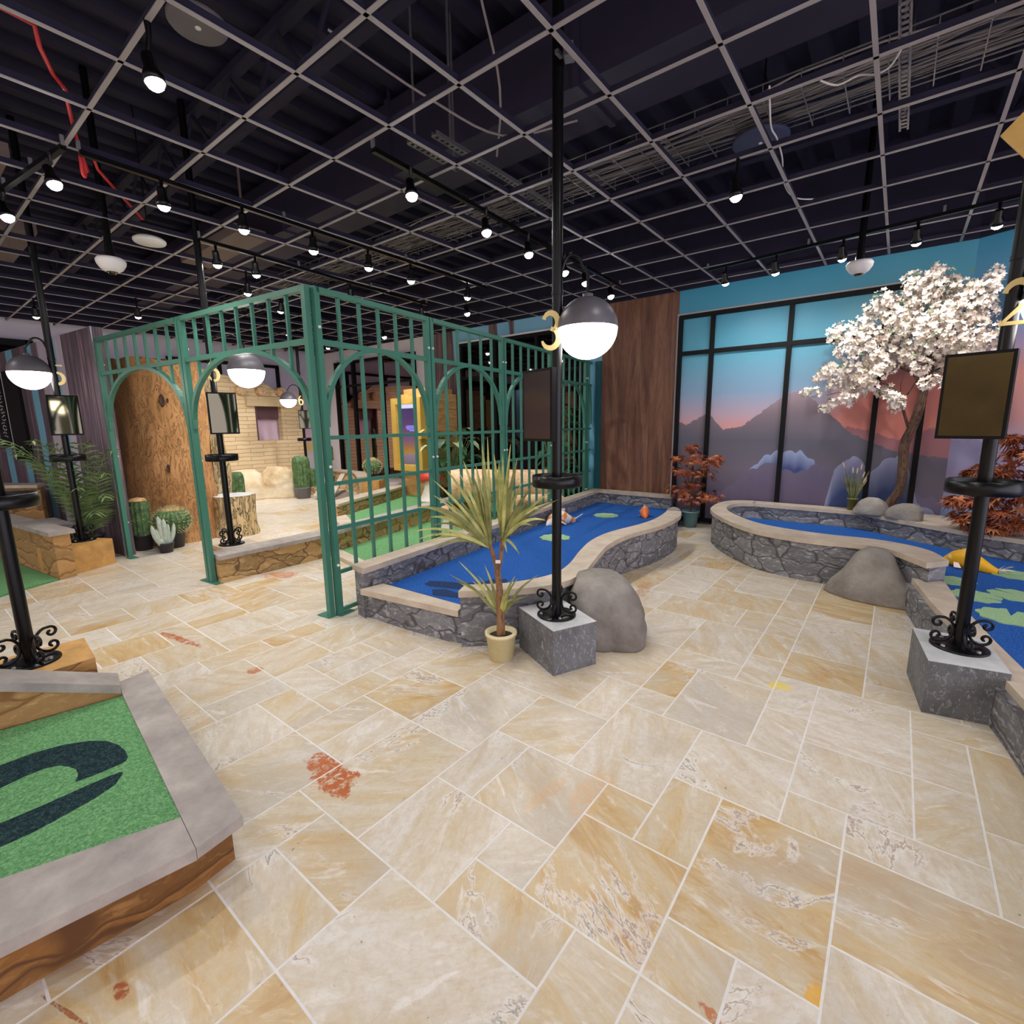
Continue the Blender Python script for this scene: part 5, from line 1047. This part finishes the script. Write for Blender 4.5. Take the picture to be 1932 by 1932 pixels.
def cactus_round(c, r, h, lab, pr, ph, potmat, ribs=22, group=None):
    c = Vector(c); t = thing('round_cactus', lab, 'cactus', tuple(c)); pot(t, c, pr*.78, pr, ph, potmat, .008)
    mb = MB(); sp = MB(); tp = MB(); n = ribs*4; rows = 16; z0 = ph-.03; vs = []
    for j in range(rows+1):
        u = j/rows; th = PI*(-.42+.92*u); 
        for i in range(n):
            a = 2*PI*i/n; w = 1+.06*math.cos(ribs*a); vs.append((c.x+r*math.cos(th)*w*math.cos(a), c.y+r*math.cos(th)*w*math.sin(a), z0+h/2+c.z+h/2*math.sin(th)*1.02))
    mb.add(vs, [(j*n+i, j*n+(i+1)%n, (j+1)*n+(i+1)%n, (j+1)*n+i) for j in range(rows) for i in range(n)], 0, True); build(mb, 'ribbed_body', MT['cactus'], t)
    rr = random.Random(3)
    for i in range(ribs):
        a = 2*PI*i/ribs
        for j in range(12):
            th = PI*(-.36+.80*j/11); p = Vector((c.x+r*1.07*math.cos(th)*math.cos(a), c.y+r*1.07*math.cos(th)*math.sin(a), z0+h/2+c.z+h/2*math.sin(th)*1.03)); nn = (p-Vector((c.x,c.y,z0+h/2+c.z))).normalized()
            for q in range(3):
                d = (nn+Vector((rr.uniform(-.8,.8), rr.uniform(-.8,.8), rr.uniform(-.8,.8)))).normalized(); sd = d.orthogonal()*.0022*r/.14; sp.add([p-sd, p+sd, p+d*.045*r/.17], [(0,1,2)])
    build(sp, 'spines', MT['spine'], t)
    tp.lathe([(r*.55,.0),(r*.45,.022),(r*.2,.032),(0,.03)], 20, (c.x, c.y, c.z+z0+h*.93)); build(tp, 'woolly_crown', MT['spinetop'], t)
cactus_round((-7.25,2.19,0), .195, .32, 'big round ribbed cactus in a dark pot before the tall trunk', .125, .215, MT['darkpot'])
cactus_round((-8.5,6.22,.42), .17, .30, 'round cactus in a dark pot on the small sandy block', .11, .15, MT['darkpot'], 18)
def cactus_column(c, r, h, lab, pr, ph, arms=(), top=True, potmat=None):
    c = Vector(c); t = thing('column_cactus', lab, 'cactus', tuple(c)); pot(t, c, pr*.8, pr, ph, potmat or MT['darkpot'], .008)
    def col(p, r, h, ribs=12):
        n = ribs*4; vs = []; prof = [(.92,0),(1,.15),(1.0,.8),(.92,.92),(.6,.985),(.15,1.0)]
        mb = MB()
        for q, u in prof:
            for i in range(n): a = 2*PI*i/n; w = r*q*(1+.1*math.cos(ribs*a)); vs.append((p.x+w*math.cos(a), p.y+w*math.sin(a), p.z+h*u))
        mb.add(vs, [(j*n+i, j*n+(i+1)%n, (j+1)*n+(i+1)%n, (j+1)*n+i) for j in range(len(prof)-1) for i in range(n)], 0, True); return mb
    build(col(c+Vector((0,0,ph-.05)), r, h), 'ribbed_column', MT['cactus'], t)
    for dx, dy, z, rr_, hh in arms: build(col(c+Vector((dx,dy,z)), rr_, hh, 9), 'arm', MT['cactus'], t)
    rr = random.Random(8); sp = MB()
    for k in range(420):
        a = 2*PI*round(rr.random()*12)/12; z = ph+rr.random()*h*.93; p = c+Vector((r*1.1*math.cos(a), r*1.1*math.sin(a), z)); d = Vector((math.cos(a)+rr.uniform(-.6,.6), math.sin(a)+rr.uniform(-.6,.6), rr.uniform(-.5,.6))).normalized(); sd = d.orthogonal()*.002; sp.add([p-sd,p+sd,p+d*.03], [(0,1,2)])
    build(sp, 'spines', MT['spine'], t)
    if top: mb = MB(); mb.lathe([(r*.95,-.01),(r*.7,.02),(0,.035)], 16, tuple(c+Vector((0,0,ph-.05+h*.97)))); build(mb, 'woolly_crown', MT['spinetop'], t)
cactus_column((-7.42,1.90,0), .10, .50, 'thick column cactus with golden top behind the green post', .11, .2)
cactus_column((-10.0,5.5,0), .16, .72, 'tall ribbed column cactus in a grey pot beside the tan boulders', .17, .24, [(.16,.16,.25,.05,.4),(-.1,.17,.25,.05,.36)], False, m_plain('grey pot', (120,118,124), .6))
cactus_column((-8.9,3.72,0), .1, .62, 'slim green cactus in a dark pot behind the low stump', .11, .2, [], False)
cactus_column((-11.0,6.75,0), .05, 1.2, 'slender cactus with a red flower beside the far lamp post', .12, .3, [(.12,.05,.7,.035,.35)], False)
def silver_cactus():
    c = Vector((-7.02,2.02,0)); t = thing('silver_cactus', 'small silvery cactus with many arms in a little pot by the green post', 'cactus', tuple(c)); pot(t, c, .065, .088, .125, MT['darkpot'], .008)
    for k, (dx, dz, L, r) in enumerate([(-.02,.12,.30,.026),(-.09,.10,.20,.024),(-.14,.20,.16,.026),(.06,.14,.20,.022),(.12,.12,.22,.024),(-.06,.06,.12,.03),(.04,.06,.13,.03),(-.05,.22,.24,.026),(.0,.26,.16,.028)]):
        o = c+Vector((-.3*dx*.4, dx*.4, .09)); e = c+Vector((-.25*dx, dx, dz+L)); y = (k%3-1)*.03; o.x += y*.3; e.x += y
        mb = MB(); mb.tube(catmull([o, o.lerp(e,.5)+Vector((0,dx*.12,0)), e], 4), [r*q for q in (.6,.85,1,1.05,1.05,1,.9,.7,.25)], 9); build(mb, 'arm', MT['silvercactus'], t)
silver_cactus()
def frond(mb, o, e, sag, nl, ll, w=.016, up=(0,0,1)):
    o = Vector(o); e = Vector(e); mid = o.lerp(e,.55)+Vector((0,0,sag)); pts = catmull([o, o.lerp(mid,.55)+Vector((0,0,sag*.25)), mid, mid.lerp(e,.6)+Vector((0,0,sag*.35)), e], 6)
    n = len(pts); mb.tube(pts, [.007*(1-.8*i/n) for i in range(n)], 5)
    q = resample(pts, nl+4)
    for i in range(3, nl+3):
        t = (q[i+1]-q[i-1]).normalized(); sd = t.cross(Vector(up)).normalized(); u = (i-2)/nl; L = ll*(.35+.9*math.sin(PI*min(1,u*.9+.08))**.7)
        for s in (-1, 1):
            d = (sd*s*.85+t*.65-Vector((0,0,.28))).normalized(); b = q[i]; mb.strap([b, b+d*L*.5+Vector((0,0,.01)), b+d*L-Vector((0,0,.06*L))], w, t.cross(d), 0, .1)
def palms():
    c = Vector((-7.47,1.43,0)); t = thing('potted_palm', 'feathery palm in front of the striped partition beside lamp post 5', 'potted plant', tuple(c)); pot(t, c, .09, .11, .28, MT['darkpot'])
    mb = MB()
    for k, (ex, ey, ez, sag) in enumerate([(.42,.24,1.22,.32),(.40,-.05,1.30,.35),(.30,-.45,1.34,.35),(.25,-.60,1.22,.3),(.45,.12,.98,.25),(.40,.10,.72,.2),(.45,-.15,.85,.2),(.05,.10,1.38,.25),(.42,-.30,1.05,.25),(.15,-.25,1.38,.2),(.35,-.02,.55,.15)]):
        frond(mb, c+Vector((0,0,.25)), c+Vector((ex,ey,ez)), sag, 15, .20, .028)
    frond(mb, c+Vector((0,0,.25)), c+Vector((.25,-1.02,.95)), .75, 24, .26, .022); frond(mb, c+Vector((0,0,.25)), c+Vector((.10,-.95,1.12)), .60, 22, .24, .022)
    build(mb, 'fronds', MT['palm'], t)
palms()
def broad_bush(c, lab, seed, n, R, h, pale):
    rr = random.Random(seed); c = Vector(c); t = thing('leafy_shrub', lab, 'potted plant', tuple(c)); pot(t, c, .14, .18, .3, MT['darkpot']); A, B, S = MB(), MB(), MB()
    for k in range(n):
        a = rr.uniform(0,2*PI); z = .3+h*rr.random()**.8; r = R*(.25+.75*rr.random()); o = c+Vector((0,0,.28)); p = c+Vector((r*math.cos(a), r*math.sin(a), z)); S.tube([o, o.lerp(p,.5)+Vector((0,0,.1)), p], .006, 5)
        d = Vector((math.cos(a), math.sin(a), rr.uniform(-.5,.2))); L = rr.uniform(.16,.26); pts = [p, p+d*L*.35+Vector((0,0,.03)), p+d*L*.7+Vector((0,0,.01)), p+d*L-Vector((0,0,.05))]
        (B if z > .3+h*.72 and rr.random() < pale else A).strap(pts, L*.75, (0,0,1), 0, .12, lambda u: max(.06, math.sin(PI*min(1,.12+u*.88))**.8))
    build(S, 'stems', MT['palm'], t); build(A, 'leaves', MT['broad'], t); build(B, 'new_leaves', MT['broadpale'], t)
broad_bush((-6.75,6.75,0), 'dark broad leaved shrub with pale top leaves beside the kiosk', 5, 70, .48, 1.15, .75)
broad_bush((-4.55,7.0,0), 'dark shrub behind the fence end near the timber panel', 6, 50, .32, 1.5, .0)
# ------------------------------------------------------------------ log tunnel, toadstools, koi, lily pads
def log_tunnel():
    a = Vector((-5.62,5.55,.55)); b = Vector((-4.35,6.75,.50)); t = thing('log_tunnel', 'big pale peeled log lying across the green course behind the fence', 'log', ((a+b)/2)[:2]+(0,))
    mb = MB(); mb.tube([a, a.lerp(b,.1), a.lerp(b,.5), a.lerp(b,.9), b], [.24,.27,.26,.27,.25], 26); build(mb, 'log_body', MT['palelog'], t)
    mb = MB(); mb.tube([a.lerp(b,.3)+Vector((0,0,-.5)), a.lerp(b,.3)], .13, 12); mb.tube([a.lerp(b,.75)+Vector((0,0,-.5)), a.lerp(b,.75)], .13, 12); build(mb, 'support', MT['palebark'], t)
    a = Vector((-4.6,5.75,.34)); b = Vector((-4.0,6.4,.34)); t = thing('short_log', 'short tan log beside the fence in front of the big pale log', 'log', (-4.3,6.1,0))
    mb = MB(); mb.tube([a, a.lerp(b,.5), b], [.10,.11,.10], 18); build(mb, 'log_body', MT['palelog'], t)
    mb = MB(); mb.box((-4.3,6.08,.14), (.14,.14,.22)); build(mb, 'support', MT['palebark'], t)
log_tunnel()
def toadstool(c, h, r, lab, cap, tilt):
    c = Vector(c); t = thing('toadstool', lab, 'toadstool', tuple(c)); mb = MB(); mb.lathe([(r*.95,0),(r*.72,h*.2),(r*.48,h*.55),(r*.40,h*.8),(r*.38,h*.95),(0,h*.97)], 22, c); build(mb, 'stem', MT['mushstem'], t)
    mb = MB(); q = Matrix.Rotation(tilt, 3, Vector((.65,.75,0))); o = len(mb.v); mb.lathe([(0,-.0),(r*.8,-.01),(r*.98,.02),(r*.9,.07*r/.15),(r*.6,.13*r/.15),(0,.16*r/.15)], 24); mb.v = [tuple(q @ Vector(v)+c+Vector((0,0,h*.86))) for v in mb.v]; build(mb, 'cap', cap, t)
toadstool((-6.06,5.55,.28), .36, .20, 'large white stemmed toadstool with a red cap on the course wall', MT['mushcap'], -.25)
toadstool((-5.05,4.95,.035), .26, .12, 'small pink capped toadstool on the green carpet behind the fence', MT['mushpink'], .1)
rock('small_rock', 'mottled grey and orange stone behind the fence near the lamp post ring', (-4.3,5.95-.4,.035), (.34,.3,.34), m_plain('mottled stone', (190,150,126), .8, var=.5, scale=9), 7.1, [1,1.02,.98,.9,.75,.55,.2], .4, (0,0), .12)
def koi(c, head, L, mat, lab, tail=True):
    c = Vector(c); d = Vector((math.cos(head), math.sin(head), 0)); s = Vector((-d.y, d.x, 0)); t = thing('koi_figure', lab, 'fish figure', tuple(c)); mb = MB(); vs = []; n = 16
    prof = [(-.5,.03,.03),(-.42,.10,.10),(-.30,.15,.17),(-.12,.18,.22),(.05,.17,.21),(.22,.12,.15),(.36,.075,.10),(.46,.045,.07)]
    for u, w, h in prof:
        bend = .10*L*math.sin(u*3.2)
        for i in range(n): a = 2*PI*i/n; vs.append(c-d*(u*L)+s*(bend+w*L*math.cos(a))+Vector((0,0,max(0,h*L*.9+h*L*math.sin(a)-.02*L))))
    mb.add(vs, [(j*n+i, j*n+(i+1)%n, (j+1)*n+(i+1)%n, (j+1)*n+i) for j in range(len(prof)-1) for i in range(n)]+[tuple(range(n))], 0, True); build(mb, 'body', mat, t)
    e = c-d*(.46*L)+s*(.10*L)+Vector((0,0,.07*L)); mb = MB()
    for sgn in (1,-1): mb.add([e+d*.04*L, e-d*.22*L+s*sgn*.05*L+Vector((0,0,.04*L+.10*L*(sgn+1)/2)), e-d*.20*L+s*sgn*.17*L+Vector((0,0,.02*L+.16*L*(sgn+1)/2)), e-d*.02*L+s*sgn*.04*L+Vector((0,0,.05*L)), e-d*.1*L+s*sgn*.07*L+Vector((0,0,.015*L+.03*(sgn+1)))], [(0,1,2,3),(0,3,4)])
    build(mb, 'tail_fin', MT['fin'], t); mb = MB(); p = c+d*.02*L+Vector((0,0,.36*L)); mb.add([p+d*.14*L, p-d*.16*L, p-d*.20*L+Vector((0,0,.07*L)), p+Vector((0,0,.10*L)), p+s*.012], [(0,1,2,3)]); build(mb, 'dorsal_fin', MT['fin'], t)
    for sgn in (1,-1):
        mb = MB(); p = c+d*.22*L+s*sgn*.14*L+Vector((0,0,.12*L)); mb.add([p, p+s*sgn*.17*L-d*.05*L-Vector((0,0,.07*L)), p+s*sgn*.12*L-d*.16*L-Vector((0,0,.08*L)), p-d*.08*L], [(0,1,2,3)]); build(mb, 'side_fin', MT['fin'], t)
koi((-3.37,5.36,.21), -1.75, .46, MT['koi'], 'orange and white koi figure swimming by the stone wall behind lamp post 3')
koi((-2.70,6.48,.21), -.9, .36, MT['koi2'], 'orange koi figure at the far end of the narrow blue course')
koi((.60,5.70,.21), 2.85, .42, MT['koi3'], 'yellow koi figure beside the pond course wall end')
def lily(x, y, r, ang, lab, z=.21):
    t = thing('lily_pad', lab, 'lily pad', (x,y,z), 'green felt lily pads'); mb = MB(); n = 44; poly = []
    for k in range(n+1):
        a = ang+.16+(2*PI-.32)*k/n; q = r*(1+.06*math.sin(9*a)); poly.append((x+q*math.cos(a), y+q*math.sin(a)))
    poly.append((x+.12*r*math.cos(ang), y+.12*r*math.sin(ang))); mb.prism(poly, z, z+.008); build(mb, 'pad', MT['lily'], t)
for a in [(-3.16,6.21,.17,.5,'lily pad nearer the far corner of the narrow blue course'),(-3.0,4.635,.17,-.4,'lily pad beside lamp post 3 on the narrow blue course'),(.875,5.66,.15,1.9,'lily pad below the yellow koi tail at the edge of the pond'),(.475,5.17,.13,.4,'lily pad by the end of the pond course wall'),(.565,4.80,.14,-.3,'lily pad partly behind lamp post 2'),(.80,4.98,.15,2.4,'lily pad right of lamp post 2 overlapping its neighbour'.replace('right of','just past')),(.70,4.40,.165,1.4,'lily pad closest to the viewer on the pond carpet')]: lily(*a)
